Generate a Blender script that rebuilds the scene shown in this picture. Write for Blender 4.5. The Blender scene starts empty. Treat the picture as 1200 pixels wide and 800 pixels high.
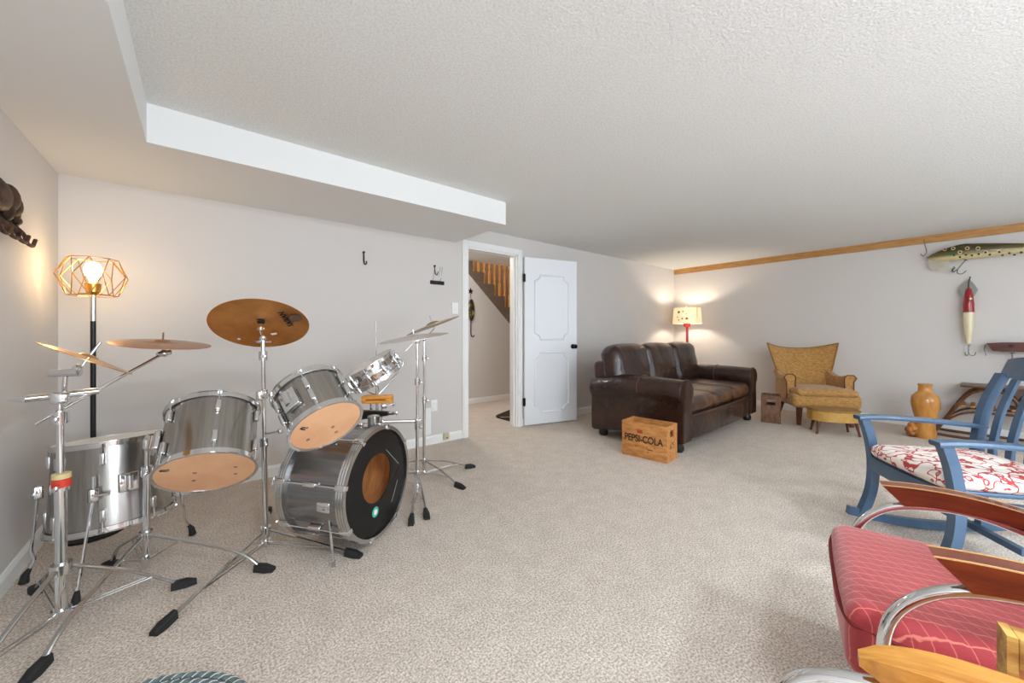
import bpy, math, random
from mathutils import Vector, Matrix
random.seed(7)
scene = bpy.context.scene
C = scene.collection
PI = math.pi
V = Vector

# ------------------------------------------------------------------ camera
CAM_H, YAW, FPX, HORIZON = 1.10, math.radians(39.3), 447.0, 391.0
cam_d = bpy.data.cameras.new('camera')
cam_d.sensor_width = 36.0
cam_d.lens = 36.0 * FPX / 1200.0
cam_d.shift_y = (HORIZON - 400.0) / 1200.0
cam_d.clip_start = 0.02
cam = bpy.data.objects.new('camera', cam_d)
C.objects.link(cam)
cam.location = (0, 0, CAM_H)
cam.rotation_euler = (PI / 2, 0, -YAW)
scene.camera = cam

# ------------------------------------------------------------------ world, daylight, exposure
world = bpy.data.worlds.new('world'); scene.world = world
world.use_nodes = True
wn = world.node_tree.nodes
wn['Background'].inputs[0].default_value = (0.75, 0.85, 1.0, 1)
wn['Background'].inputs[1].default_value = 1.0

def area_light(name, loc, rot, sx, sy, power, col):
    d = bpy.data.lights.new(name, 'AREA'); d.shape = 'RECTANGLE'; d.size = sx; d.size_y = sy
    d.energy = power; d.color = col
    o = bpy.data.objects.new(name, d); C.objects.link(o); o.location = loc; o.rotation_euler = rot
    return o
# daylight at the two windows of the wall behind the camera and the one further down the right wall
area_light('daylight_window_1', (1.0, -2.36, 1.25), (PI/2, 0, 0), 2.3, 1.5, 40, (0.78, 0.89, 1.0))
area_light('daylight_window_2', (4.6, -2.36, 1.30), (PI/2, 0, 0), 1.8, 1.2, 9, (0.74, 0.87, 1.0))
# daylight in the hall, from the stairwell above
area_light('daylight_stairwell', (4.6, 5.55, 4.3), (0, 0, 0), 2.0, 0.8, 70, (1.0, 0.95, 0.88))

scene.view_settings.view_transform = 'Standard'
scene.view_settings.look = 'None'
scene.view_settings.gamma = 1.0
scene.view_settings.use_curve_mapping = False
scene.view_settings.exposure = 1.20
scene.cycles.use_denoising = True
scene.cycles.max_bounces = 8
scene.cycles.diffuse_bounces = 6
scene.cycles.glossy_bounces = 4
scene.cycles.sample_clamp_indirect = 6.0

# ------------------------------------------------------------------ pixel helpers (frame 1200x800)
FWD = V((math.sin(YAW), math.cos(YAW), 0)); RGT = V((math.cos(YAW), -math.sin(YAW), 0))
def ray(px, py): return FWD + RGT * ((px - 600) / FPX) + V((0, 0, -(py - HORIZON) / FPX))
def at_depth(px, py, d): return V((0, 0, CAM_H)) + ray(px, py) * d
def on_floor(px, py, z=0.0):
    return at_depth(px, py, (CAM_H - z) * FPX / (py - HORIZON))
def on_plane(px, py, p, n):
    r = ray(px, py); o = V((0, 0, CAM_H))
    return o + r * ((V(p) - o).dot(V(n)) / r.dot(V(n)))

# ------------------------------------------------------------------ materials
def lin(c): return tuple(((x/255)/12.92 if x/255 <= .04045 else ((x/255+.055)/1.055)**2.4) for x in c)
MATS = {}
def mat(name, col, rough=.5, metal=0.0, noise=None, bump=None, spec=.5, coat=0.0, stretch=None, emit=None, trans=0.0, sheen=0.0, alpha=1.0, ior=1.45):
    """noise=(colour2, scale, lo, hi); bump=(scale, strength, distance); stretch=(x,y,z) on object coordinates"""
    if name in MATS: return MATS[name]
    m = bpy.data.materials.new(name); m.use_nodes = True
    nt = m.node_tree; N = nt.nodes; L = nt.links; b = N['Principled BSDF']
    c = lin(col) + (1,)
    b.inputs['Base Color'].default_value = c
    b.inputs['Roughness'].default_value = rough
    b.inputs['Metallic'].default_value = metal
    b.inputs['Specular IOR Level'].default_value = spec
    b.inputs['Coat Weight'].default_value = coat
    b.inputs['Transmission Weight'].default_value = trans
    b.inputs['IOR'].default_value = ior
    b.inputs['Sheen Weight'].default_value = sheen
    b.inputs['Alpha'].default_value = alpha
    if emit:
        b.inputs['Emission Color'].default_value = lin(emit[0]) + (1,)
        b.inputs['Emission Strength'].default_value = emit[1]
    if noise or bump:
        tc = N.new('ShaderNodeTexCoord'); mp = N.new('ShaderNodeMapping')
        L.new(tc.outputs['Object'], mp.inputs['Vector'])
        if stretch: mp.inputs['Scale'].default_value = stretch
    if noise:
        t = N.new('ShaderNodeTexNoise'); t.inputs['Scale'].default_value = noise[1]; t.inputs['Detail'].default_value = 5
        t.inputs['Roughness'].default_value = .65
        L.new(mp.outputs[0], t.inputs['Vector'])
        r = N.new('ShaderNodeValToRGB'); r.color_ramp.elements[0].position = noise[2]; r.color_ramp.elements[1].position = noise[3]
        r.color_ramp.elements[0].color = c; r.color_ramp.elements[1].color = lin(noise[0]) + (1,)
        L.new(t.outputs['Fac'], r.inputs[0]); L.new(r.outputs[0], b.inputs['Base Color'])
    if bump:
        t2 = N.new('ShaderNodeTexNoise'); t2.inputs['Scale'].default_value = bump[0]; t2.inputs['Detail'].default_value = 4
        L.new(mp.outputs[0], t2.inputs['Vector'])
        bp = N.new('ShaderNodeBump'); bp.inputs['Strength'].default_value = bump[1]; bp.inputs['Distance'].default_value = bump[2]
        L.new(t2.outputs['Fac'], bp.inputs['Height']); L.new(bp.outputs[0], b.inputs['Normal'])
    MATS[name] = m
    return m
mat('wall_paint', (213, 207, 202), .7, spec=.25, bump=(60, .05, .002))
mat('ceiling_texture', (240, 240, 237), .9, spec=.1, bump=(120, .45, .008), noise=((224, 224, 221), 110, .42, .62))
mat('soffit_paint', (230, 229, 226), .8, spec=.2)
mat('white_trim', (240, 240, 237), .4)
mat('door_white', (236, 237, 240), .35)
mat('carpet', (168, 153, 140), .95, spec=.05, noise=((239, 227, 214), 130, .38, .60), bump=(190, .35, .012))
def carpet_nodes():                       # a second, larger mottling of the pile
    m = MATS['carpet']; nt = m.node_tree; N = nt.nodes; L = nt.links; b = N['Principled BSDF']
    src = b.inputs['Base Color'].links[0].from_socket
    tc = N.new('ShaderNodeTexCoord'); t = N.new('ShaderNodeTexNoise'); t.inputs['Scale'].default_value = 9; t.inputs['Detail'].default_value = 6; t.inputs['Roughness'].default_value = .75
    L.new(tc.outputs['Object'], t.inputs['Vector'])
    r = N.new('ShaderNodeValToRGB'); r.color_ramp.elements[0].position = .38; r.color_ramp.elements[1].position = .62
    r.color_ramp.elements[0].color = (.88, .87, .86, 1); r.color_ramp.elements[1].color = (1, 1, 1, 1)
    mx = N.new('ShaderNodeMix'); mx.data_type = 'RGBA'; mx.blend_type = 'MULTIPLY'; mx.inputs[0].default_value = 1
    L.new(t.outputs['Fac'], r.inputs[0]); L.new(src, mx.inputs[6]); L.new(r.outputs[0], mx.inputs[7]); L.new(mx.outputs[2], b.inputs['Base Color'])
carpet_nodes()
mat('pine_trim', (196, 148, 88), .45, noise=((166, 112, 60), 6, .4, .65), stretch=(12, .8, 12))
mat('chrome', (226, 227, 228), .10, 1.0)
mat('dull_chrome', (190, 190, 188), .25, 1.0)
mat('black_rubber', (34, 33, 33), .7)
mat('black_plastic', (22, 22, 23), .35)
mat('black_paint', (24, 23, 23), .4)

# ------------------------------------------------------------------ mesh builder
def basis(n):
    n = V(n).normalized(); t = V((0, 0, 1)) if abs(n.z) < .95 else V((1, 0, 0))
    u = t.cross(n).normalized(); return u, n.cross(u), n
def frame(o, x, y):
    x = V(x).normalized(); z = x.cross(V(y)).normalized(); y = z.cross(x)
    m = Matrix((x, y, z)).transposed().to_4x4(); m.translation = V(o); return m
def catmull(pts, k=6, closed=False):
    pts = [V(p) for p in pts]; out = []; n = len(pts)
    rng = range(n if closed else n - 1)
    for i in rng:
        g = (lambda j: pts[j % n]) if closed else (lambda j: pts[max(0, min(n - 1, j))])
        a, b, c, d = g(i - 1), g(i), g(i + 1), g(i + 2)
        for s in range(k):
            t = s / k
            out.append(.5 * ((2 * b) + (c - a) * t + (2 * a - 5 * b + 4 * c - d) * t * t + (3 * b - a - 3 * c + d) * t ** 3))
    if not closed: out.append(pts[-1])
    return out
class MB:
    def __init__(s): s.v = []; s.f = []
    def add(s, vs, fs, M=None):
        o = len(s.v); s.v += [tuple(M @ V(p)) if M else tuple(p) for p in vs]; s.f += [tuple(i + o for i in q) for q in fs]; return s
    def box(s, c, d, M=None):
        x, y, z = (q / 2 for q in d); c = V(c)
        vs = [c + V((a * x, b * y, e * z)) for a in (-1, 1) for b in (-1, 1) for e in (-1, 1)]
        return s.add(vs, [(0, 1, 3, 2), (4, 6, 7, 5), (0, 4, 5, 1), (2, 3, 7, 6), (0, 2, 6, 4), (1, 5, 7, 3)], M)
    def rbox(s, c, d, r=.01, k=2, n=2, M=None, puff=0, fn=None):
        """rounded box; n = divisions of the flat faces, k = of the corners; puff swells the faces"""
        h = [q / 2 for q in d]; r = min(r, *h); c = V(c)
        def axis(hh):
            low = [-hh + r * i / k for i in range(k)]; mid = [-hh + r + (2 * hh - 2 * r) * i / n for i in range(n + 1)]
            hi = [hh - r + r * (i + 1) / k for i in range(k)]
            return low + mid + hi
        A = [axis(q) for q in h]; idx = {}; vs = []; fs = []
        def vert(i, j, l):
            key = (i, j, l)
            if key in idx: return idx[key]
            p = V((A[0][i], A[1][j], A[2][l]))
            q = V([max(-h[a] + r, min(h[a] - r, p[a])) for a in range(3)])
            e = p - q
            if e.length > 1e-9:
                m = max(abs(x) for x in e); e = e.normalized() * m
                p = q + e
            if puff:
                w = [1 - (p[a] / h[a]) ** 2 for a in range(3)]
                g = V(p)
                p = V([g[0] + puff * g[0] / h[0] * max(0, w[1]) * max(0, w[2]), g[1] + puff * g[1] / h[1] * max(0, w[0]) * max(0, w[2]), g[2] + puff * g[2] / h[2] * max(0, w[0]) * max(0, w[1])])
            if fn: p = V(fn(p))
            idx[key] = len(vs); vs.append(c + p); return idx[key]
        nx, ny, nz = (len(a) - 1 for a in A)
        for i in range(nx):
            for j in range(ny):
                fs.append((vert(i, j, 0), vert(i, j + 1, 0), vert(i + 1, j + 1, 0), vert(i + 1, j, 0)))
                fs.append((vert(i, j, nz), vert(i + 1, j, nz), vert(i + 1, j + 1, nz), vert(i, j + 1, nz)))
        for i in range(nx):
            for l in range(nz):
                fs.append((vert(i, 0, l), vert(i + 1, 0, l), vert(i + 1, 0, l + 1), vert(i, 0, l + 1)))
                fs.append((vert(i, ny, l), vert(i, ny, l + 1), vert(i + 1, ny, l + 1), vert(i + 1, ny, l)))
        for j in range(ny):
            for l in range(nz):
                fs.append((vert(0, j, l), vert(0, j, l + 1), vert(0, j + 1, l + 1), vert(0, j + 1, l)))
                fs.append((vert(nx, j, l), vert(nx, j + 1, l), vert(nx, j + 1, l + 1), vert(nx, j, l + 1)))
        return s.add(vs, fs, M)
    def tube(s, path, r, n=10, closed=False, cap=True, M=None, flat=1.0, up=None):
        path = [V(p) for p in path]; m = len(path); vs = []; fs = []
        rs = r if isinstance(r, (list, tuple)) else [r] * m
        def tan(i):
            a = path[(i - 1) % m] if closed else path[max(0, i - 1)]; b = path[(i + 1) % m] if closed else path[min(m - 1, i + 1)]
            return (b - a).normalized()
        t0 = tan(0); u = (V(up) - t0 * V(up).dot(t0)).normalized() if up else basis(t0)[0]
        for i in range(m):
            t = tan(i); u = (u - t * u.dot(t)).normalized(); w = t.cross(u)
            for j in range(n):
                a = 2 * PI * j / n
                vs.append(path[i] + u * (rs[i] * math.cos(a) * flat) + w * (rs[i] * math.sin(a)))
        for i in range(m if closed else m - 1):
            for j in range(n):
                a, b = i * n, ((i + 1) % m) * n
                fs.append((a + j, a + (j + 1) % n, b + (j + 1) % n, b + j))
        if cap and not closed:
            fs.append(tuple(range(n - 1, -1, -1))); fs.append(tuple((m - 1) * n + j for j in range(n)))
        return s.add(vs, fs, M)
    def cyl(s, p0, p1, r0, r1=None, n=12, M=None): return s.tube([p0, p1], [r0, r0 if r1 is None else r1], n, M=M)
    def lathe(s, prof, n=32, M=None, closed=False, scale=(1, 1)):
        vs = []; fs = []; m = len(prof)
        for (r, z) in prof:
            for j in range(n): vs.append((r * math.cos(2 * PI * j / n) * scale[0], r * math.sin(2 * PI * j / n) * scale[1], z))
        for i in range(m if closed else m - 1):
            a, b = i * n, ((i + 1) % m) * n
            for j in range(n): fs.append((a + j, a + (j + 1) % n, b + (j + 1) % n, b + j))
        if not closed:
            fs.append(tuple(range(n - 1, -1, -1))); fs.append(tuple((m - 1) * n + j for j in range(n)))
        return s.add(vs, fs, M)
    def prism(s, poly, t0, t1, M=None):
        """poly in local xy, extruded along local z from t0 to t1"""
        n = len(poly); vs = [(x, y, t0) for x, y in poly] + [(x, y, t1) for x, y in poly]
        fs = [tuple(range(n - 1, -1, -1)), tuple(range(n, 2 * n))] + [(i, (i + 1) % n, n + (i + 1) % n, n + i) for i in range(n)]
        return s.add(vs, fs, M)
    def sweep(s, path, prof, ups, M=None):
        """rectangular-ish profile [(side, up)] swept along a path; ups one vector or a list"""
        path = [V(p) for p in path]; m = len(path); n = len(prof[0]) if isinstance(prof[0], list) else len(prof); vs = []; fs = []
        for i in range(m):
            t = (path[min(m - 1, i + 1)] - path[max(0, i - 1)]).normalized()
            up = V(ups[i] if isinstance(ups, list) else ups); up = (up - t * up.dot(t)).normalized(); sd = t.cross(up)
            for (a, b) in (prof[i] if isinstance(prof[0], list) else prof): vs.append(path[i] + sd * a + up * b)
        for i in range(m - 1):
            for j in range(n): fs.append((i * n + j, i * n + (j + 1) % n, (i + 1) * n + (j + 1) % n, (i + 1) * n + j))
        fs.append(tuple(range(n - 1, -1, -1))); fs.append(tuple((m - 1) * n + j for j in range(n)))
        return s.add(vs, fs, M)
    def ball(s, c, r, n=12, m=8, M=None):
        r = r if isinstance(r, (tuple, list)) else (r, r, r); c = V(c); vs = []; fs = []
        for i in range(m + 1):
            th = PI * i / m
            for j in range(n):
                a = 2 * PI * j / n; vs.append(c + V((r[0] * math.sin(th) * math.cos(a), r[1] * math.sin(th) * math.sin(a), r[2] * math.cos(th))))
        for i in range(m):
            for j in range(n): fs.append((i * n + j, (i + 1) * n + j, (i + 1) * n + (j + 1) % n, i * n + (j + 1) % n))
        return s.add(vs, fs, M)
    def grid(s, P, M=None):
        a, b = len(P), len(P[0]); vs = [p for r in P for p in r]
        return s.add(vs, [(i * b + j, (i + 1) * b + j, (i + 1) * b + j + 1, i * b + j + 1) for i in range(a - 1) for j in range(b - 1)], M)
    def slab(s, P, Q, M=None):
        """closed solid between two equal grids of points"""
        a, b = len(P), len(P[0]); k = a * b
        vs = [p for r in P for p in r] + [p for r in Q for p in r]; fs = []
        for i in range(a - 1):
            for j in range(b - 1):
                q = (i * b + j, (i + 1) * b + j, (i + 1) * b + j + 1, i * b + j + 1)
                fs.append(q); fs.append(tuple(k + x for x in reversed(q)))
        edge = [j for j in range(b)] + [i * b + b - 1 for i in range(1, a)] + [(a - 1) * b + j for j in range(b - 2, -1, -1)] + [i * b for i in range(a - 2, 0, -1)]
        for x in range(len(edge)):
            e, g = edge[x], edge[(x + 1) % len(edge)]; fs.append((e, g, k + g, k + e))
        return s.add(vs, fs, M)
    def build(s, name, m, parent=None, smooth=35, kind=None, label=None):
        me = bpy.data.meshes.new(name); me.from_pydata([tuple(p) for p in s.v], [], s.f); me.validate()
        import bmesh
        bm = bmesh.new(); bm.from_mesh(me); bmesh.ops.remove_doubles(bm, verts=bm.verts, dist=1e-6); bmesh.ops.recalc_face_normals(bm, faces=bm.faces); bm.to_mesh(me); bm.free()
        if smooth:
            me.polygons.foreach_set('use_smooth', [True] * len(me.polygons)); me.set_sharp_from_angle(angle=math.radians(smooth))
        me.materials.append(MATS[m] if isinstance(m, str) else m)
        o = bpy.data.objects.new(name, me); C.objects.link(o)
        if parent: o.parent = parent
        if kind: o['kind'] = kind
        if label: o['label'] = label
        return o
def thing(name, label, cat, loc=(0, 0, 0), rz=0, group=None, M=None):
    o = bpy.data.objects.new(name, None); C.objects.link(o); o.empty_display_size = .1
    if M is not None: o.matrix_world = M
    else: o.location = loc; o.rotation_euler = (0, 0, rz)
    tag(o, label, cat, group); return o
def tag(o, label, cat, group=None):
    o['label'] = label; o['category'] = cat
    if group: o['group'] = group
    return o
def inv(M): return M.inverted()
def part_copy(o, parent, M=None):
    c = o.copy(); C.objects.link(c); c.parent = parent
    if M is not None: c.matrix_local = M
    return c
def text_mesh(name, body, size, M, m, parent, depth=.0006, space=1.0, sx=1.0, bold=0.0):
    cu = bpy.data.curves.new(name, 'FONT'); cu.body = body; cu.size = size; cu.extrude = depth; cu.align_x = 'CENTER'; cu.align_y = 'CENTER'; cu.space_character = space; cu.offset = bold
    t = bpy.data.objects.new(name, cu); C.objects.link(t)
    bpy.context.view_layer.update()
    me = bpy.data.meshes.new_from_object(t.evaluated_get(bpy.context.evaluated_depsgraph_get()))
    bpy.data.objects.remove(t); bpy.data.curves.remove(cu)
    me.transform(Matrix.Diagonal((sx, 1, 1, 1))); me.transform(M); me.materials.clear(); me.materials.append(MATS[m])
    o = bpy.data.objects.new(name, me); C.objects.link(o); o.parent = parent; return o

# ------------------------------------------------------------------ the room
XL, XR, YB, YF = -.65, 6.59, 3.455, -2.4
ZC, ZS = 2.245, 2.05
YH, WT = 5.05, .12            # hall wall, wall thickness
DX0, DX1, DZ = 2.21, 2.91, 2.03
def struct(name, mb, m, **k): return mb.build(name, m, kind='structure', **k)
struct('floor', MB().box(((XL + XR) / 2, (YF + 6.2) / 2, -.05), (XR - XL + .3, 6.2 - YF + .3, .1)), 'carpet', smooth=0)
struct('ceiling', MB().box(((XL + XR) / 2, (YF + YB) / 2 , ZC + .05), (XR - XL + .2, YB - YF + .2, .1)), 'ceiling_texture', smooth=0)
struct('wall_left', MB().box((XL - WT / 2, (YF + YB) / 2, ZC / 2), (WT, YB - YF, ZC)), 'wall_paint', smooth=0)
struct('wall_right', MB().box((XR + WT / 2, (YF + YB) / 2, ZC / 2), (WT, YB - YF, ZC)), 'wall_paint', smooth=0)
w = MB()
w.box(((XL + DX0) / 2, YB + WT / 2, ZC / 2), (DX0 - XL, WT, ZC)); w.box(((DX1 + XR) / 2, YB + WT / 2, ZC / 2), (XR - DX1, WT, ZC))
w.box(((DX0 + DX1) / 2, YB + WT / 2, (DZ + ZC) / 2), (DX1 - DX0, WT, ZC - DZ)); struct('wall_back', w, 'wall_paint', smooth=0)
# wall behind the camera with two window openings
w = MB(); wins = [(-.15, 2.15, .5, 2.0), (3.7, 5.5, .7, 1.9)]
xs = [XL] + [q for a in wins for q in a[:2]] + [XR]
for i in range(0, 6, 2): w.box(((xs[i] + xs[i + 1]) / 2, YF - WT / 2, ZC / 2), (xs[i + 1] - xs[i], WT, ZC))
for a in wins:
    w.box(((a[0] + a[1]) / 2, YF - WT / 2, a[2] / 2), (a[1] - a[0], WT, a[2])); w.box(((a[0] + a[1]) / 2, YF - WT / 2, (a[3] + ZC) / 2), (a[1] - a[0], WT, ZC - a[3]))
struct('wall_front', w, 'wall_paint', smooth=0)
mat('window_glass', (240, 245, 248), .03, trans=1.0)
for k, a in enumerate(wins):
    f = MB(); x0, x1, z0, z1 = a; y = YF - .07
    f.box(((x0 + x1) / 2, y, z0 + .025), (x1 - x0, .06, .05)); f.box(((x0 + x1) / 2, y, z1 - .025), (x1 - x0, .06, .05))
    for x in (x0 + .025, (x0 + x1) / 2, x1 - .025): f.box((x, y, (z0 + z1) / 2), (.05, .06, z1 - z0 - .1))
    wo = struct('window_%d' % (k + 1), f, 'white_trim', smooth=0)
    for a0, a1 in ((x0 + .05, (x0 + x1) / 2 - .025), ((x0 + x1) / 2 + .025, x1 - .05)):
        MB().box(((a0 + a1) / 2, y, (z0 + z1) / 2), (a1 - a0, .006, z1 - z0 - .1)).build('pane', 'window_glass', wo, smooth=0)
# dropped soffit, L-shaped
SX, SY, SE = -.204, 2.61, 2.066
struct('ceiling_soffit', MB().prism([(XL, YF), (SX, YF), (SX, SY), (SE, SY), (SE, YB), (XL, YB)], ZS, ZC), 'soffit_paint', smooth=0)
# baseboards
def baseboard(name, p0, p1, nrm, h=.085, t=.014):
    p0, p1, nrm = V(p0), V(p1), V(nrm)
    M = frame((p0 + p1) / 2, p1 - p0, nrm); L_ = (p1 - p0).length
    pr = [(0, 0), (t, 0), (t, h - .02), (t * .6, h - .008), (t * .35, h), (0, h)]
    mb = MB(); vs = []
    for q in (p0, p1):
        for (a, b) in pr: vs.append(q + nrm * a + V((0, 0, b)))
    n = len(pr); mb.add(vs, [tuple(range(n)), tuple(range(2 * n - 1, n - 1, -1))] + [(i, (i + 1) % n, n + (i + 1) % n, n + i) for i in range(n)])
    return struct(name, mb, 'white_trim', smooth=0)
baseboard('baseboard_left', (XL, YF, 0), (XL, YB, 0), (1, 0, 0))
baseboard('baseboard_back', (XL, YB, 0), (DX0 - .07, YB, 0), (0, -1, 0))
baseboard('baseboard_back_corner', (DX1 + .07, YB, 0), (XR, YB, 0), (0, -1, 0))
baseboard('baseboard_right', (XR, YB, 0), (XR, YF, 0), (-1, 0, 0))
baseboard('baseboard_hall', (1.6, YH, 0), (5.6, YH, 0), (0, -1, 0))
# door casing and jambs
w = MB(); cw = .065
for x0, x1 in ((DX0 - cw, DX0), (DX1, DX1 + cw)):
    w.box(((x0 + x1) / 2, YB - .009, (DZ + cw) / 2), (cw, .018, DZ + cw)); w.box(((x0 + x1) / 2, YB - .012, (DZ + cw) / 2), (cw * .5, .024, DZ + cw))
w.box(((DX0 + DX1) / 2, YB - .009, DZ + cw / 2), (DX1 - DX0, .018, cw)); w.box(((DX0 + DX1) / 2, YB - .012, DZ + cw / 2), (DX1 - DX0, .024, cw * .5))
w.box((DX0 + .008, YB + WT / 2, DZ / 2), (.016, WT, DZ)); w.box((DX1 - .008, YB + WT / 2, DZ / 2), (.016, WT, DZ)); w.box(((DX0 + DX1) / 2, YB + WT / 2, DZ - .008), (DX1 - DX0, WT, .016))
w.box((DX0 + .022, YB + .05, DZ / 2), (.012, .03, DZ)); w.box((DX1 - .022, YB + .05, DZ / 2), (.012, .03, DZ))
struct('trim_1', w, 'white_trim', smooth=0)
# wooden rail along the top of the right wall
struct('trim_2', MB().box((XR - .0095, (YF + YB) / 2 + .02, ZC - .044), (.019, YB - YF - .06, .088)), 'pine_trim', smooth=0)
# the open door leaf: hinged at the right jamb, swung round almost against the wall
hx, hy_ = DX1 + .075, YB - .035
DW, DH = .74, 2.0
da = math.radians(-14)
M = Matrix.Translation((hx, hy_, .012)) @ Matrix.Rotation(da, 4, 'Z')
door = MB().box((DW / 2, 0, DH / 2), (DW, .035, DH)).build('door_1', 'door_white', smooth=0, kind='structure'); door.matrix_world = M
def moulding(x0, x1, z0, z1, c=.075):
    # rectangular moulding with scooped corners
    pts = []
    for (cx_, cz_, a0) in ((x1, z1, 180), (x0, z1, 270), (x0, z0, 0), (x1, z0, 90)):
        arc = [(cx_ + c * math.cos(math.radians(a0 + 90 - 90 * i / 6)), cz_ + c * math.sin(math.radians(a0 + 90 - 90 * i / 6))) for i in range(7)]
        pts += arc
    path = [V((x, -.019, z)) for x, z in pts]
    # drop the turn-back points of the arcs into one closed loop
    return MB().tube(path, .014, 8, closed=True)
for z0, z1 in ((.14, .86), (1.02, 1.80)):
    moulding(.14, DW - .12, z0, z1).build('panel_moulding', 'door_white', door)
kb = MB().lathe([(.0, 0), (.03, 0), (.03, .006), (.011, .012), (.011, .035), (.024, .042), (.029, .055), (.026, .068), (0, .072)], 20, Matrix.Translation((DW - .06, -.0175, .93)) @ Matrix.Rotation(PI / 2, 4, 'X'))
mat('dark_knob', (38, 34, 32), .25, .8)
kb.build('door_knob', 'dark_knob', door)
for z in (.28, 1.75): MB().box((-.008, -.02, z), (.03, .012, .09)).cyl((-.012, -.028, z - .05), (-.012, -.028, z + .05), .007).build('hinge', 'dark_knob', door)

# added fill light: unseen flush dome lamps behind the camera
mat('fill_dome_glass', (255, 250, 242), .4, emit=((226, 243, 255), 46))
mat('fill_dome_glass_dim', (255, 250, 242), .4, emit=((233, 246, 255), 9))
for (x_, y_), lb in (((.40, -1.0), 'added fill lamp, an unseen white dome above the tubular chairs'), ((2.4, -1.5), 'added fill lamp, an unseen white dome behind the rocking chair'), ((4.5, -1.5), 'added dim fill lamp, an unseen white dome near the far window')):
    cl_ = thing('fill_lamp', lb, 'lamp', (x_, y_, ZC), group='added fill lamps on the ceiling')
    MB().lathe([(0, -.115), (.07, -.108), (.14, -.085), (.19, -.045), (.20, -.012), (0, -.012)], 32).build('glass_dome', 'fill_dome_glass' if x_ < 3 else 'fill_dome_glass_dim', cl_)
    MB().lathe([(0, -.012), (.21, -.012), (.215, 0), (0, 0)], 32).build('rim', 'white_trim', cl_)
# ------------------------------------------------------------------ the hall and the stairs behind the door
sx0, sz0, run, rise = 3.547, 2.09, .215, .18      # a step nosing; the flight climbs to -x
def und(x): return 2.07 - .927 * (x - 3.22)       # underside of the stringer
hp = [(1.6, 0), (5.6, 0), (5.45, .02), (5.3, und(5.3)), (3.03, und(3.03)), (1.6, ZC)]
wh = MB().prism([(x, z) for x, z in hp], 0, WT, frame((0, YH + WT, 0), (1, 0, 0), (0, 0, 1)))
struct('wall_hall', wh, 'wall_paint', smooth=0)
struct('wall_hall_end', MB().box((1.6 - .05, (YB + WT + 6.1) / 2, 2.2), (.1, 6.1 - YB - WT, 4.4)), 'wall_paint', smooth=0)
struct('wall_hall_far', MB().box((5.65, (YB + WT + 6.1) / 2, 2.2), (.1, 6.1 - YB - WT, 4.4)), 'wall_paint', smooth=0)
struct('ceiling_hall', MB().box((3.6, (YB + WT + YH) / 2, ZC + .05), (4.0, YH - YB - WT - .004, .1)), 'soffit_paint', smooth=0)
mat('stain_panel', (96, 60, 28), .5, noise=((70, 42, 20), 5, .4, .6), stretch=(8, 8, .6))
struct('wall_stairwell', MB().box((3.6, 6.05, 2.2), (4.1, .1, 4.4)), 'stain_panel', smooth=0)
struct('wall_upper_hall', MB().box((3.6, YH - .05, 3.35), (4.1, .1, 2.0)), 'wall_paint', smooth=0)
mat('hall_fill_glass', (255, 244, 228), .4, emit=((250, 246, 240), 34))  # glow of an out-of-view lamp added to light the hall
hl = MB().lathe([(0, -.07), (.06, -.06), (.12, -.03), (.14, 0), (0, 0)], 24).build('hall_fill_lamp', 'hall_fill_glass'); hl.location = (2.5, 4.3, ZC)
tag(hl, 'added unseen dome lamp lighting the hall behind the door', 'lamp')
mat('stair_carpet', (112, 96, 84), .95, spec=.05, noise=((146, 128, 112), 120, .4, .6), bump=(180, .6, .01))
mat('pine_baluster', (240, 190, 112), .4, noise=((218, 158, 80), 5, .4, .65), stretch=(10, 10, 1))
st = thing('staircase', 'carpeted staircase with pine balusters rising behind the hall wall', 'stairs', (sx0, YH, 0))
def stl(x, y, z): return (x - sx0, y - YH, z)
sy0, sy1 = YH + .036, 5.98
ks = range(-3, 7)
for k in ks:
    x, z = sx0 + run * k, sz0 - rise * k          # nosing at the right end of each tread
    MB().box(stl(x - run / 2 + .01, (sy0 + sy1) / 2, z - .02), (run + .03, sy1 - sy0, .04)).build('tread', 'stair_carpet', st, smooth=0)
    MB().box(stl(x - .006, (sy0 + sy1) / 2, z - .04 - (rise - .04) / 2), (.02, sy1 - sy0, rise - .04)).build('riser', 'stair_carpet', st, smooth=0)
poly = []
for k in ks: x, z = sx0 + run * k, sz0 - rise * k; poly += [(x - run, z), (x, z)]
xe, xs_ = sx0 + run * 6, sx0 - run * 4
poly += [(xe, und(xe) + .006), (xs_, und(xs_) + .006)]
MB().prism([(x - sx0, z) for x, z in poly], 0, .03, frame((0, WT * .0 + .034, 0), (1, 0, 0), (0, 0, 1))).build('stringer', 'stair_carpet', st, smooth=0)
for k in ks:
    for q in (.055, .16):
        x, z = sx0 + run * k - q, sz0 - rise * k
        b = MB(); hh = .92 - q * rise / run * 0
        b.box((0, 0, .11), (.030, .030, .22)); b.box((0, 0, .80), (.030, .030, .26))
        b.lathe([(.016, .22), (.011, .24), (.017, .30), (.016, .50), (.012, .63), (.016, .67)], 10)
        o = b.build('baluster', 'pine_baluster', st); o.location = stl(x, YH + .075, z)
a0 = V(stl(sx0 + run * 6, YH + .075, sz0 - rise * 6 + .95)); a1 = V(stl(sx0 - run * 4, YH + .075, sz0 + rise * 4 + .95))
MB().sweep([a0, a1], [(-.03, -.02), (.03, -.02), (.03, .02), (-.03, .02)], (0, 0, 1)).build('handrail', 'pine_baluster', st, smooth=0)
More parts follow.
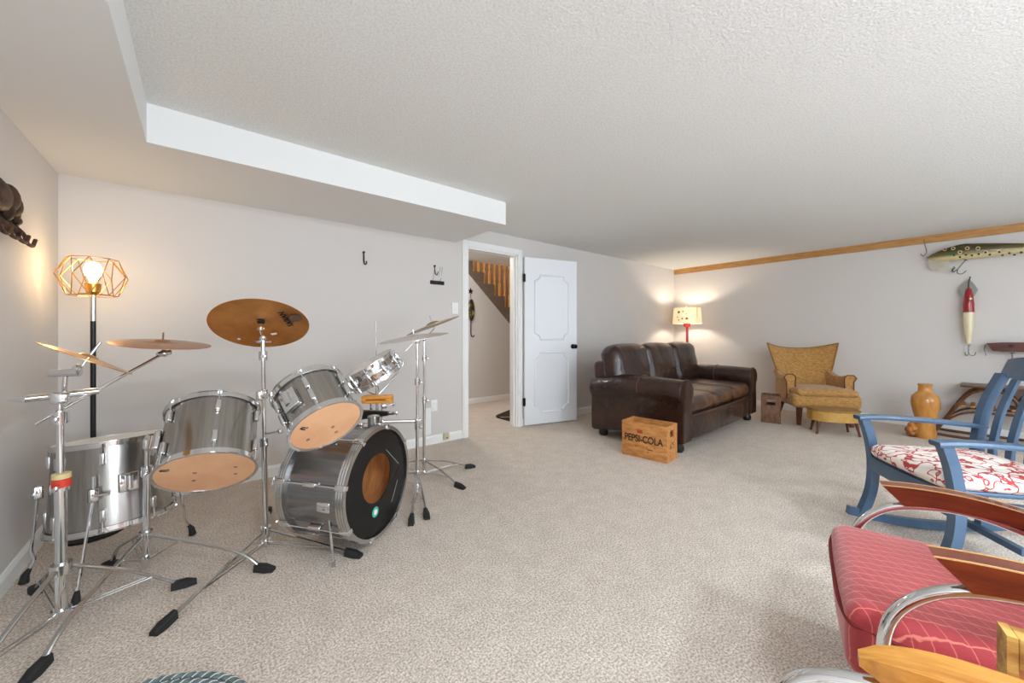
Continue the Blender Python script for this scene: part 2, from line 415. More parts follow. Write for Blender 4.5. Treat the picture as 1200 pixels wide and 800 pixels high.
# dark mat on the hall floor
mat('mat_dark', (52, 40, 32), .95, bump=(150, .5, .006)); mat('mat_cream', (196, 180, 160), .95)
rm = thing('hall_mat', 'dark brown mat with a cream curved stripe on the hall carpet', 'mat', (3.02, 3.60, 0), math.radians(2))
mw, ml, rr = .62, .46, .1
def rrect(x0, y0, x1, y1, r, k=6):
    out = []
    for cx_, cy_, a in ((x1 - r, y1 - r, 0), (x0 + r, y1 - r, 90), (x0 + r, y0 + r, 180), (x1 - r, y0 + r, 270)):
        out += [(cx_ + r * math.cos(math.radians(a + 90 * i / k)), cy_ + r * math.sin(math.radians(a + 90 * i / k))) for i in range(k + 1)]
    return out
def shear(p): return [(x, y + .42 * x if y > .2 else y) for x, y in p]
MB().prism(shear(rrect(0, 0, mw, ml, rr)), 0, .010).build('mat_body', 'mat_dark', rm, smooth=0)
MB().sweep(catmull([(.04, .36, .0106), (.16, .28, .0106), (.34, .27, .0106), (.6, .34, .0106)], 6), [(-.012, -.002), (.012, -.002), (.012, .0012), (-.012, .0012)], (0, 0, 1)).build('stripe', 'mat_cream', rm, smooth=0)
# decorated wall hanging in the hall
wx, wy = 3.286, YH
hg = thing('wall_hanging', 'dark oval painted plaque with a star and a long hook on the hall wall', 'wall decoration', (wx, wy, 1.40))
mat('painted_gourd', (46, 40, 30), .4, noise=((176, 150, 70), 14, .48, .6)); mat('iron', (40, 36, 34), .5, .7)
MB().ball((0, -.03, .075), (.062, .028, .175), 16, 12).build('plaque', 'painted_gourd', hg)
star = [( (.05 if i % 2 == 0 else .022) * math.sin(PI * i / 5), (.05 if i % 2 == 0 else .022) * math.cos(PI * i / 5)) for i in range(10)]
MB().prism(star, 0, .012, frame((0, -.004, .37), (1, 0, 0), (0, 0, 1))).build('star', 'iron', hg, smooth=0)
MB().cyl((0, -.012, .33), (0, -.02, .245), .004).build('cord', 'iron', hg)
MB().tube(catmull([(0, -.02, -.09), (0, -.02, -.28), (.005, -.03, -.33), (.03, -.04, -.345), (.045, -.045, -.32)], 6), .008, 8).build('hook', 'iron', hg)
# ================================================================== THE DRUM KIT
mat('brushed_steel', (158, 154, 148), .24, 1.0, noise=((180, 177, 172), 5, .35, .65), stretch=(14, 14, .4))
mat('bass_steel', (140, 140, 142), .24, 1.0, noise=((160, 160, 162), 5, .35, .65), stretch=(10, 10, .3))
mat('drum_wood', (232, 160, 92), .5, noise=((196, 132, 84), 4, .4, .62), stretch=(1, 1, 6))
mat('clear_head', (232, 178, 134), .22, noise=((222, 164, 120), 3, .4, .62), coat=.4)
mat('white_head', (236, 234, 228), .4)
mat('ink_black', (24, 22, 22), .6)
mat('bass_head', (13, 13, 14), .24, spec=.35)
mat('bronze_dark', (234, 172, 104), .42, .9, noise=((206, 138, 74), 3, .38, .62), bump=(160, .05, .001))
mat('bronze_gold', (222, 166, 84), .24, 1.0, noise=((196, 140, 66), 3, .38, .62))
mat('bronze_brown', (182, 138, 104), .34, .9, noise=((152, 108, 76), 3, .38, .62))
mat('bronze_pale', (222, 212, 204), .42, .8)
mat('bronze_olive', (182, 156, 114), .36, .9, noise=((150, 126, 88), 3, .38, .62))
mat('sticker_white', (236, 232, 222), .6); mat('felt_dark', (40, 38, 38), .95)
mat('red_tape', (206, 62, 42), .6); mat('yellow_tape', (214, 196, 140), .6)
mat('grey_mark', (96, 76, 58), .5)

def thin_head():
    m = bpy.data.materials.new('thin_head'); m.use_nodes = True; N = m.node_tree.nodes; L = m.node_tree.links; N.remove(N['Principled BSDF'])
    d = N.new('ShaderNodeBsdfDiffuse'); d.inputs[0].default_value = lin((236, 226, 210)) + (1,); t = N.new('ShaderNodeBsdfTranslucent'); t.inputs[0].default_value = lin((246, 238, 224)) + (1,)
    x = N.new('ShaderNodeMixShader'); x.inputs[0].default_value = .7; L.new(d.outputs[0], x.inputs[1]); L.new(t.outputs[0], x.inputs[2]); L.new(x.outputs[0], N['Material Output'].inputs[0]); MATS['thin_head'] = m
thin_head()
def axis_matrix(c, n, spin=0):
    u, w, n = basis(n); m = Matrix((u, w, n)).transposed().to_4x4(); m.translation = V(c)
    return m @ Matrix.Rotation(spin, 4, 'Z')
def copies(first, parent, n, start=0, kids=()):
    """n copies of a part turned round the local z axis"""
    out = [first]; first.matrix_local = Matrix.Rotation(start, 4, 'Z')
    for i in range(1, n):
        c = part_copy(first, parent, Matrix.Rotation(start + 2 * PI * i / n, 4, 'Z')); out.append(c)
        for k in list(first.children):
            g = k.copy(); C.objects.link(g); g.parent = c
    return out
def hoop_prof(r, z, s):   # pressed steel hoop, s=+1 upper rim, -1 lower rim
    return [(r + .003, z - .010 * s), (r + .009, z - .012 * s), (r + .010, z + .008 * s), (r + .014, z + .010 * s), (r + .014, z + .013 * s), (r + .003, z + .012 * s)]
def tom(name, label, c, n, L, r, spin=0, nl=6, r2=None, bottom='clear_head', group=None, marks=True, shell_m='brushed_steel'):
    M = axis_matrix(c, n, spin); t = thing(name, label, 'drum', M=M, group=group); r2 = r2 or r
    MB().lathe([(r2 - .004, .01), (r2, .01), (r, L - .01), (r - .004, L - .01)], 64, closed=True).build('shell', shell_m, t)
    MB().lathe(hoop_prof(r2, 0.012, -1), 64, closed=True).build('lower_hoop', 'chrome', t)
    MB().lathe(hoop_prof(r, L - .012, 1), 64, closed=True).build('upper_hoop', 'chrome', t)
    hb = MB().lathe([(0, .002), (r2 + .002, .002), (r2 + .002, .006), (0, .006)], 64).build('lower_head', bottom, t)
    MB().lathe([(0, L - .006), (r + .002, L - .006), (r + .002, L - .002), (0, L - .002)], 64).build('upper_head', 'white_head', t)
    # lugs with their tension rods
    zl, zu = .075, L - .075
    for zz, z_end, rr_ in ((zl, .004, r2 + (r - r2) * zl / L), (zu, L - .004, r2 + (r - r2) * zu / L)):
        re = r2 if zz == zl else r
        lug = MB().rbox((rr_ + .010, 0, zz), (.020, .020, .055), .006, 2, 1).build('lug', 'chrome', t)
        MB().cyl((rr_ + .012, 0, zz), (re + .012, 0, z_end), .0032, n=8).box((re + .012, 0, z_end), (.012, .014, .008)).build('tension_rod', 'chrome', lug)
        copies(lug, t, nl, PI / nl)
    # mounting bracket
    MB().rbox((r + .012, 0, L * .5), (.024, .07, .085), .006, 2, 1).cyl((r + .03, -.0, L * .5 - .03), (r + .03, 0, L * .5 + .03), .013).build('mount_bracket', 'chrome', t)
    return t, M, hb

# ---------- floor tom by the left wall
ft_c, ft_n = V((-.325, 2.70, .185)), V((-.03, .11, 1)).normalized()
ft, ftM, _ = tom('floor_tom', 'brushed steel floor tom on three bent chrome legs beside the left wall', ft_c, ft_n, .40, .198, .35, 8, r2=.218, bottom='white_head')
iv = inv(ftM)
for (fx, fy), px in (((-.385, 2.29), (0, -1)), ((-.60, 2.66), (-1, 0)), ((-.03, 2.72), (1, 0))):
    foot = V((fx, fy, 0)); d = V((fx - ft_c.x, fy - ft_c.y, 0)).normalized()
    top = ft_c + ft_n * .22 + d * .236; low = ft_c + ft_n * .03 + d * .25
    if px == (0, -1): top = ft_c + ft_n * .20 + d * .236; path = [ft_c + ft_n * .28 + d * .232, top, foot + V((0, 0, .03))]
    else: path = catmull([top, low, low + (foot - low) * .25 + V((0, 0, -.02)), foot + V((0, 0, .09)) - d * .03, foot + V((0, 0, .03))], 5)
    leg = MB().tube([iv @ p for p in path], .0055, 8).build('leg', 'chrome', ft)
    e = path[-1]; q = (path[-1] - path[-2]).normalized()
    MB().tube([iv @ (e - q * .035), iv @ (e - q * .01), iv @ V((e.x, e.y, .004))], [.008, .013, .017], 10).build('rubber_foot', 'black_rubber', leg)
    MB().rbox(iv @ (ft_c + ft_n * .20 + d * .238), (.034, .034, .06), .008, 2, 1).cyl(iv @ (ft_c + ft_n * .2 + d * .25), iv @ (ft_c + ft_n * .2 + d * .25 + V((-d.y, d.x, 0)) * .055), .006).build('leg_bracket', 'chrome', ft)

# ---------- two rack toms with clear lower heads
t1, t1M, h1 = tom('rack_tom', 'larger steel rack tom held by the short holder stand beside the floor tom', V((.024, 2.088, .504)), V((.102, .663, .742)), .301, .170, .2, 6, group='rack toms of the drum kit')
t2, t2M, h2 = tom('rack_tom', 'smaller steel rack tom tilted steeply above the bass drum', V((0, 0, 1.1)) + V((.472, 1.971, -.442)) * .87, V((-.19, .73, .657)), .246 * .87, .158 * .87, .5, 6, group='rack toms of the drum kit')
def screw_marks(t, M, r, spots):
    o = V((0, 0, CAM_H))
    for k, (px, py) in enumerate(spots):
        n = M.to_3x3() @ V((0, 0, 1)); p = inv(M) @ on_plane(px, py, M @ V((0, 0, .002)), n)
        if k == 0:
            q = MB()
            for dx, dy, a, b in ((0, 0, .014, .004), (.004, .010, .012, .003), (.012, .004, .005, .008), (-.010, .012, .005, .004)):
                q.ball((p.x + dx, p.y + dy, .0014), (a, b, .0008), 10, 4)
            q.build('maker_mark', 'ink_black', t)
        else:
            MB().lathe([(.006, .0004), (.0075, .0016), (.0045, .0018), (.004, .0006)], 14, Matrix.Translation((p.x, p.y, 0)), closed=True).build('screw_mark', 'grey_mark', t)
screw_marks(t1, t1M, .17, [(193, 552), (228, 554), (227, 563), (276, 547), (276, 555)])
screw_marks(t2, t2M, .16, [(355, 503), (390, 500), (394, 506), (361, 515)])

# ---------- bass drum
bn = V((math.cos(math.radians(126)), math.sin(math.radians(126)), 0.0)).normalized(); bc = V((.732, 1.985, .325)); BL, BR = .38, .276
bM = axis_matrix(bc, bn); biv = inv(bM)
bd = thing('bass_drum', 'steel bass drum lying on its side with a ported black front head', 'drum', M=bM)
MB().lathe([(BR - .006, .03), (BR - .003, .03), (BR - .003, BL - .03), (BR - .006, BL - .03)], 72, closed=True).build('shell', 'bass_steel', bd)
for nm_, z0, z1 in (('front_hoop', 0, .042), ('rear_hoop', BL - .042, BL)):
    zs = [z0 + (z1 - z0) * i / 6 for i in range(7)]
    pr = [(BR - .007, z0)] + [(BR + .012 - (.003 if i % 2 else 0), z) for i, z in enumerate(zs)] + [(BR + .002, z1)]
    MB().lathe(pr, 72, closed=True).build(nm_, 'dull_chrome', bd)
RP = .124                                  # the port in the front head
pd = biv @ on_plane(444.5, 560, bc, bn); po = V((pd.x, pd.y, 0))
P = []; Q = []
for k in range(9):
    f_ = k / 8; row = []; 
    for j in range(49):
        a = 2 * PI * j / 48; inn = po + V((math.cos(a), math.sin(a), 0)) * RP; out = V((math.cos(a), math.sin(a), 0)) * (BR + .003)
        row.append(inn.lerp(out, f_))
    P.append([V((p.x, p.y, .012)) for p in row]); Q.append([V((p.x, p.y, .015)) for p in row])
fh = MB(); fh.grid(P); fh.grid(Q)
for j in range(48):
    fh.add([P[0][j], P[0][j + 1], Q[0][j + 1], Q[0][j]], [(0, 1, 2, 3)])
hd = fh.build('front_head', 'bass_head', bd)
MB().lathe([(BR - .009, .03), (BR - .0062, .03), (BR - .0062, BL - .03), (BR - .009, BL - .03)], 64, closed=True).build('wood_lining', 'drum_wood', bd)
MB().lathe([(0, BL - .016), (BR + .003, BL - .016), (BR + .003, BL - .012), (0, BL - .012)], 64).build('rear_head', 'thin_head', bd)
# round sticker and printed lines on the front head
mat('sticker_teal', (70, 170, 160), .4); mat('sticker_cream', (240, 226, 190), .4); mat('print_grey', (150, 150, 152), .5)
sp = biv @ on_plane(442, 600, bc, bn)
sk = MB().lathe([(0, .0095), (.026, .0095), (.026, .0122), (0, .0122)], 24, Matrix.Translation((sp.x, sp.y, 0))).build('sticker', 'sticker_teal', hd)
MB().lathe([(0, .0088), (.014, .0088), (.014, .0094), (0, .0094)], 20, Matrix.Translation((sp.x, sp.y, 0))).build('sticker_centre', 'sticker_cream', hd)
def head_line(pix, w=.0016, m='print_grey'):
    pts = [biv @ on_plane(x, y, bc, bn) for x, y in pix]
    MB().tube([V((p.x, p.y, .0115)) for p in pts], w, 6).build('printed_line', m, hd)
head_line([(455, 527), (469, 543)]); head_line([(470, 548), (460, 566)], .003, 'ink_black'); head_line([(468, 562), (461, 588)], .0012)
# claws, tension rods
for i in range(8):
    a = 2 * PI * i / 8 + .25; cl = V((math.cos(a), math.sin(a), 0)); Mz = Matrix.Rotation(a, 4, 'Z')
    k1 = MB().rbox((BR + .014, 0, .022), (.012, .026, .052), .004, 1, 1, M=Mz).rbox((BR + .002, 0, -.003), (.024, .022, .006), .002, 1, 1, M=Mz).build('claw', 'chrome', bd)
    MB().cyl(Mz @ V((BR + .018, 0, .03)), Mz @ V((BR + .014, 0, BL * .5 - .03)), .0035, n=8).build('tension_rod', 'chrome', k1)
    k2 = MB().rbox((BR + .014, 0, BL - .022), (.012, .026, .052), .004, 1, 1, M=Mz).build('claw', 'chrome', bd)
    MB().cyl(Mz @ V((BR + .018, 0, BL - .03)), Mz @ V((BR + .014, 0, BL * .5 + .03)), .0035, n=8).cyl(Mz @ V((BR + .018, -.022, BL + .012)), Mz @ V((BR + .018, .022, BL + .012)), .0045, n=8).cyl(Mz @ V((BR + .018, 0, BL - .03)), Mz @ V((BR + .018, 0, BL + .012)), .0035, n=8).build('tension_rod', 'chrome', k2)
    MB().rbox((BR + .008, 0, BL * .5), (.024, .022, .07), .008, 2, 1, M=Mz).build('lug', 'chrome', bd)
# the spur on the near side
sb = on_plane(383, 588, bc - V((.1, .28, 0)), V((.25, 1, 0)))
spur_top = at_depth(383, 592, 1.79); spur_foot = on_floor(391, 664)
MB().rbox(biv @ spur_top, (.06, .05, .075), .01, 2, 1).build('spur_bracket', 'chrome', bd)
sp_ = MB().tube([biv @ (spur_top + V((0, -.02, .02))), biv @ (spur_foot + V((0, 0, .012)))], .0055, 8).build('spur', 'chrome', bd)
MB().tube([biv @ (spur_foot + V((0, 0, .03))), biv @ (spur_foot + V((0, 0, .003)))], [.007, .010], 10).build('spur_tip', 'dull_chrome', sp_)
# tom mount block on top
tb_ = at_depth(438, 496, 2.08); MB().rbox(biv @ tb_, (.05, .09, .05), .008, 2, 1).build('tom_mount', 'dull_chrome', bd)

# ---------- cymbals
def cymbal(label, c, n, r, m, bell=.17, group='cymbals of the drum kit', flip=1):
    M = axis_matrix(c, n); pr = []
    rb = r * bell; hb_ = rb * .42
    top = [(.006, hb_)] + [(rb * math.sin(t), hb_ * (.25 + .75 * math.cos(t))) for t in (.5, .9, 1.25)] + [(rb * 1.12, hb_ * .2), (r * .5, hb_ * .05), (r * .8, -r * .02), (r, -r * .05)]
    bot = [(a, b - .0016) for a, b in reversed(top)]
    pr = top + bot
    t = thing('cymbal', label, 'cymbal', M=M, group=group)
    MB().lathe(pr, 72, closed=True).build('plate', m, t)
    MB().lathe([(.005, hb_ - .012), (.017, hb_ - .012), (.017, hb_ - .002), (.005, hb_ - .002)], 18, closed=True).build('felt_washer', 'felt_dark', t)
    return t, M
SBC, SBN = V((.240, 2.298, 1.155)), V((.12, .53, .838)).normalized()
sab, sM = cymbal('large bronze cymbal with printed underside tilted on the tall central stand', SBC, SBN, .2155, 'bronze_dark')
cymbal('brown crash cymbal lying flat on the long boom arm', V((-.133, 2.386, 1.062)), V((.073, -.103, .992)), .178, 'bronze_brown')
c3c = at_depth(104, 418.5, 1.37)
n3 = (at_depth(50, 399, 1.5) - V((0, 0, CAM_H))).cross(at_depth(158, 438, 1.5) - V((0, 0, CAM_H))).normalized()
if n3.z < 0: n3 = -n3
n3 = (n3 + V((FWD.x, FWD.y, 0)) * .05 * -1).normalized()
cymbal('small golden splash cymbal tilted steeply in the lamp light by the left wall', c3c, n3, .131, 'bronze_gold', .2)
hc = at_depth(485, 394, 2.53)
nh = (at_depth(443, 399, 1) - V((0, 0, CAM_H))).cross(at_depth(526, 388, 1) - V((0, 0, CAM_H))).normalized(); nh = nh if nh.z > 0 else -nh
nhh = (nh - FWD * .06).normalized()
cymbal('pale silvery lower cymbal of the pair near the door', hc, (nh - FWD * .06).normalized(), .229, 'bronze_pale', .16)
kc = at_depth(507, 380, 2.88)
nk = (at_depth(477, 391, 1) - V((0, 0, CAM_H))).cross(at_depth(538, 368, 1) - V((0, 0, CAM_H))).normalized(); nk = nk if nk.z > 0 else -nk
cymbal('olive bronze tilted upper cymbal of the pair near the door', kc, (nk + FWD * .05).normalized(), .209, 'bronze_olive', .24)
# print on the underside of the large cymbal
off = SBN * -.0115
pS = on_plane(343.5, 384, SBC + off, SBN); pN = on_plane(327, 362.5, SBC + off, SBN)
ex = (pN - pS).normalized(); ez = -SBN; ey = ez.cross(ex)
Mt = frame((pS + pN) / 2 + ez * .0012, ex, ey)
text_mesh('lettering', 'SABIAN', .038, inv(sM) @ Mt, 'ink_black', sab, space=1.0, bold=.0012)
pg = on_plane(346.5, 372.5, SBC + off, SBN)
MB().lathe([(0, -.0006), (.030, -.0006), (.030, .0006), (0, .0006)], 28, inv(sM) @ frame(pg + ez * .001, ex, ey)).build('printed_emblem', 'grey_mark', sab)
for px, py, a, b in ((280, 397, .012, .012), (321, 391, .026, .015)):
    p = on_plane(px, py, SBC + off, SBN); MB().box((0, 0, 0), (a, b, .0012), inv(sM) @ frame(p + ez * .0008, RGT - SBN * RGT.dot(SBN), SBN.cross(RGT))).build('sticker', 'sticker_white', sab, smooth=0)

# ---------- stands
def boot(parent, p, d, s=1.0):
    """rubber foot lying along direction d"""
    d = V((d.x, d.y, 0)).normalized(); side = V((-d.y, d.x, 0)); rt = parent.matrix_world.translation if parent.parent is None else parent.parent.matrix_world.translation
    prof = lambda w, h: [(-w, 0), (w, 0), (w * .9, h * .8), (w * .5, h), (-w * .5, h), (-w * .9, h * .8)]
    pts = [p - d * .045 * s + V((0, 0, .004)), p, p + d * .03 * s]
    return pts, [prof(.012 * s, .030 * s), prof(.017 * s, .028 * s), prof(.014 * s, .015 * s)]
def stand(label, base, top, feet, hub=.10, r=.0125, joint=None, collars=(), bz=.045, arch=0, group='chrome drum hardware stands', name='cymbal_stand', flatlegs=True):
    base, top = V(base), V(top); t = thing(name, label, 'stand', (base.x, base.y, 0), group=group); o = V((base.x, base.y, 0))
    bpy.context.view_layer.update()
    ax = (top - V((base.x, base.y, .02)))
    low = V((base.x, base.y, .035)); j = joint or .55
    mid = low.lerp(top, j)
    MB().cyl(low - o, mid - o, r, n=14).build('lower_tube', 'chrome', t)
    MB().cyl(mid - o - (mid - low).normalized() * .02, top - o, r * .68, n=12).build('upper_tube', 'chrome', t)
    nrm = (top - low).normalized(); u, w, _ = basis(nrm)
    for fr in list(collars) + [j]:
        p = low.lerp(top, fr) - o
        c = MB().tube([p - nrm * .022, p + nrm * .022], r * 1.45, 14).build('collar', 'chrome', t)
        MB().cyl(p, p + u * .045, .005).rbox(p + u * .052, (.012, .034, .018), .004, 1, 1).build('wing_nut', 'chrome', c)
    pc = low.lerp(top, .0) - o + V((0, 0, hub))
    MB().tube([pc - V((0, 0, .018)), pc + V((0, 0, .018))], r * 1.8, 14).build('leg_collar', 'chrome', t)
    pb = V((0, 0, bz)); MB().tube([pb - V((0, 0, .014)), pb + V((0, 0, .014))], r * 1.7, 14).build('brace_collar', 'chrome', t)
    for f in feet:
        f = V(f); d = (f - o); d.z = 0; d2 = d.normalized(); sd = V((-d2.y, d2.x, 0)); ln = d.length
        s0 = pc + d2 * r * 1.6; s1 = d + V((0, 0, .016))
        pts = catmull([s0, s0.lerp(s1, .72) + V((0, 0, arch)), s1 - d2 * .02], 5) if arch else catmull([s0, s0.lerp(s1, .45) + V((0, 0, .012 if hub > .06 else 0)), s1 - d2 * .02], 5)
        leg = MB().sweep(pts, [(-.009, -.002), (-.006, -.0045), (.006, -.0045), (.009, -.002), (.009, .002), (.005, .0055), (-.005, .0055), (-.009, .002)], (0, 0, 1)).build('leg', 'dull_chrome', t)
        q, prs = boot(t, d, d2, 1.15)
        MB().sweep(q, prs, (0, 0, 1)).build('rubber_foot', 'black_rubber', leg)
        if ln > .2:
            e = pts[len(pts) * 1 // 4] if arch else pts[len(pts) * 2 // 3]; b0 = pb + d2 * r * 1.5
            for sg in (-1, 1): MB().cyl(b0 + sd * .010 * sg, e + sd * .010 * sg, .0032, n=6).build('brace', 'dull_chrome', t)
    return t, o, low, top
def fl(px, py): return on_floor(px, py)
# stand with the boom, near the left wall
S1 = V((-.40, 2.17, 0))
s1t = V((-.405, 2.175, .845))
t, o, _, _ = stand('chrome boom stand ringed with red and yellow tape by the left wall', S1, s1t, [(-.045, 2.19, 0), (-.545, 2.55, 0), (-.565, 1.80, 0)], r=.0165, joint=.62, name='boom_stand', hub=.19, bz=.06, collars=(.93,))
for z, h, m in ((.545, .030, 'red_tape'), (.570, .018, 'yellow_tape')): MB().tube([V((0, 0, z - h / 2 + .0)) , V((0, 0, z + h / 2))], .0255 if z > .55 else .0265, 16).build('tape_band', m, t)
b0 = at_depth(40, 497, 1.36); b1 = V((-.128, 2.388, 1.010))
bm_ = MB().cyl(b0 - o, b1 - o, .0065).build('boom_arm', 'chrome', t)
jn = V((-.405, 2.175, .86)) - o
MB().rbox(jn, (.05, .04, .045), .012, 2, 1).cyl(jn - V((.09, 0, -.005)), jn + V((.09, .06, .012)), .013).cyl(jn + V((-.12, 0, .008)), jn - V((.08, 0, -.004)), .006, .014).build('boom_clamp', 'chrome', t)
MB().ball(b1 - o, .017).tube([b1 - o, V((-.133, 2.386, 1.062)) - V((.073, -.103, .992)).normalized() * .03 - o, V((-.133, 2.386, 1.062)) + V((.073, -.103, .992)).normalized() * .045 - o], .0042, 10).cyl(b1 - o + V((-.022, -.015, -.004)), b1 - o + V((.022, .012, .004)), .011).build('cymbal_tilter', 'chrome', t)
# a second tilter on top of the same pole, for the splash cymbal
p0 = at_depth(75, 466, 1.49); p1 = at_depth(77, 436, 1.49); q1 = c3c - n3 * .03; q0 = at_depth(91, 431, 1.43)
MB().cyl(p0 - o, p1 - o, .008).tube([at_depth(58, 437, 1.47) - o, at_depth(94, 436, 1.50) - o], .015, 14).build('tilter_post', 'chrome', t)
MB().cyl(at_depth(92, 436, 1.49) - o, q0 - o, .008).tube([q0 - o, q1 - o, c3c + n3 * .06 - o], .0042, 10).ball(q0 - o, .014).build('splash_tilter', 'chrome', t)
# short stand holding the larger rack tom
S2 = V((-.19, 2.40, 0)); s2t = V((-.185, 2.395, .60))
t, o, _, _ = stand('short chrome tom holder stand in front of the floor tom', S2, s2t, [fl(312, 669), fl(40, 792), V((-.33, 2.60, 0))], r=.0135, joint=.78, name='tom_stand', hub=.15, bz=.08, arch=.035)
a0 = s2t - o; a2 = t1M @ V((.0, 0, .0)); br = at_depth(190, 515, 1.74) - o
MB().tube(catmull([a0, a0 + V((.0, 0, .03)), a0.lerp(br, .5) + V((0, 0, .0)), br - V((0, 0, .04)), br], 5), .009, 10).rbox(a0 + V((.01, 0, .0)), (.05, .035, .05), .01, 2, 1).build('tom_arm', 'chrome', t)
# tall stand with the printed cymbal
S3 = V((.262, 2.318, 0)); s3t = SBC - SBN * .055
t, o, _, _ = stand('tall chrome cymbal stand between the two rack toms', S3, V((.248, 2.300, 1.06)), [fl(190, 737), fl(416, 652), V((.33, 2.78, 0))], r=.0135, joint=.50, collars=(.93, .74), hub=.058, bz=.030)
tp = V((.248, 2.300, 1.06))
MB().ball(tp - o + V((0, 0, .02)), .018).cyl(tp - o, tp - o + V((0, 0, .03)), .011).cyl(tp - o + V((-.035, -.02, .0)), tp - o + V((.035, .02, 0)), .006).build('cymbal_tilter', 'chrome', t)
MB().tube([tp - o + V((0, 0, .02)), SBC - SBN * .05 - o, SBC + SBN * .06 - o], .0042, 10).cyl(SBC - SBN * .035 - o, SBC - SBN * .010 - o, .016, .010).build('tilter_rod', 'chrome', t)
pj = at_depth(306, 463, 1.92) - o; pk = at_depth(326, 462, 1.70) - o
MB().cyl(pj, pk, .008).rbox(pj, (.045, .045, .05), .01, 2, 1).rbox(pk, (.035, .04, .045), .01, 2, 1).build('tom_arm', 'chrome', t)
pj = at_depth(311, 508, 1.93) - o; MB().cyl(pj, pj + V((.06, -.03, .01)), .006).ball(pj + V((.06, -.03, .01)), .014).build('memory_lock', 'chrome', t)
# the pair of stands at the right of the kit
hb = V((hc.x, hc.y, 0)); hb = on_floor(489, 577)
t, o, _, _ = stand('chrome hi-hat stand carrying the pale cymbal near the door', hb, V((hb.x + .0, hb.y, 1.055)), [fl(500, 606), fl(482, 613), V((hb.x - .10, hb.y + .30, 0))], r=.013, joint=.42, collars=(.72,), name='hi_hat_stand')
MB().tube([V((0, 0, 1.045)), hc - nhh * .03 - o, hc + nhh * .045 - o], .0036, 10).rbox(V((-.0, 0, 1.055)), (.03, .05, .045), .008, 1, 1).cyl(V((-.01, -.01, 1.06)), V((-.085, .0, .985)), .005).build('clutch_rod', 'chrome', t)
kb_ = at_depth(497, 400, 2.90); kb_ = V((kb_.x, kb_.y, 0)); nkk = (nk + FWD * .05).normalized()
t, o, _, _ = stand('chrome cymbal stand carrying the tilted olive cymbal near the door', kb_, V((kb_.x, kb_.y, 1.06)), [fl(540, 572), fl(552, 548), V((kb_.x - .15, kb_.y + .36, 0))], r=.012, joint=.55, collars=(.86,))
MB().ball(V((0, 0, 1.06)), .018).tube([V((0, 0, 1.06)), kc - nkk * .035 - o, kc + nkk * .07 - o], .0042, 10).rbox(V((.02, 0, 1.075)), (.03, .03, .03), .006, 1, 1).build('cymbal_tilter', 'chrome', t)
# clamp arm from the hi-hat stand with percussion
ca = at_depth(490, 493, 2.60); cb = at_depth(444, 494, 2.50)
arm = thing('percussion_clamp', 'chrome clamp arm reaching from the cymbal stands to the cowbell', 'clamp', tuple(cb))
MB().cyl(ca - cb, V((0, 0, 0)), .012).rbox(ca - cb, (.05, .05, .04), .01, 2, 1).build('clamp_bar', 'chrome', arm)
MB().cyl(V((.02, 0, -.03)), V((.02, 0, .14)), .005).cyl(V((-.05, .0, -.05)), V((-.05, 0, .18)), .009).build('post', 'chrome', arm)
for dz, dx in ((.0, -.05), (.10, .03)): MB().rbox(V((dx, -.01, dz)), (.035, .03, .03), .006, 1, 1).cyl(V((dx, -.02, dz)), V((dx + .05, -.03, dz + .01)), .006).ball(V((dx + .055, -.03, dz + .01)), (.008, .008, .016)).build('wing_clamp', 'dull_chrome', arm)
# wood block
mat('woodblock', (230, 160, 72), .4, noise=((206, 130, 50), 5, .4, .62), stretch=(2, 12, 12))
wc = at_depth(442.5, 467.5, 2.42); wbM = frame(wc, RGT + V((0, 0, .02)), (FWD.x, FWD.y, 0))
wbk = thing('wood_block', 'yellow wooden slotted block mounted above the cowbell', 'wood block', M=wbM)
w_ = MB(); w_.rbox((0, 0, .013), (.185, .06, .022), .004, 1, 1); w_.rbox((0, 0, -.015), (.185, .06, .018), .004, 1, 1); w_.rbox((.075, 0, -.002), (.035, .06, .03), .003, 1, 1); w_.rbox((-.08, 0, -.002), (.025, .06, .03), .003, 1, 1); w_.box((0, .012, -.002), (.16, .03, .03))
w_.build('block', 'woodblock', wbk)
# cowbell
cwc = at_depth(440, 485, 2.41); cwM = frame(cwc, RGT + V((0, 0, .05)), (FWD.x, FWD.y, 0))
mat('cowbell_black', (70, 68, 62), .3, .9)
cw_ = thing('cowbell', 'dark metal cowbell on a rod below the wood block', 'cowbell', M=cwM)
q = MB(); rows = []
for x, hw, hh in ((-.085, .036, .026), (.0, .030, .021), (.085, .022, .012)):
    rows.append([(x, -hw, -hh * .7), (x, -hw * .7, -hh), (x, hw * .7, -hh), (x, hw, -hh * .7), (x, hw, hh * .7), (x, hw * .7, hh), (x, -hw * .7, hh), (x, -hw, hh * .7)])
vs = [p for r_ in rows for p in r_]; q.add(vs, [(i * 8 + j, i * 8 + (j + 1) % 8, (i + 1) * 8 + (j + 1) % 8, (i + 1) * 8 + j) for i in range(2) for j in range(8)] + [tuple(16 + j for j in range(8))])
inner = [(x * .9 - .008, y * .9, z * .88) for x, y, z in rows[0]]; deep = [(.06, y * .5, z * .4) for x, y, z in rows[0]]
k_ = len(q.v); q.add(rows[0] + inner + deep, [(i * 8 + j, i * 8 + (j + 1) % 8, (i + 1) * 8 + (j + 1) % 8, (i + 1) * 8 + j) for i in range(2) for j in range(8)])
q.build('bell', 'cowbell_black', cw_)
MB().rbox((.10, 0, .0), (.05, .022, .022), .005, 1, 1).ball((.135, 0, 0), (.008, .012, .020)).build('wing_clamp', 'chrome', cw_)
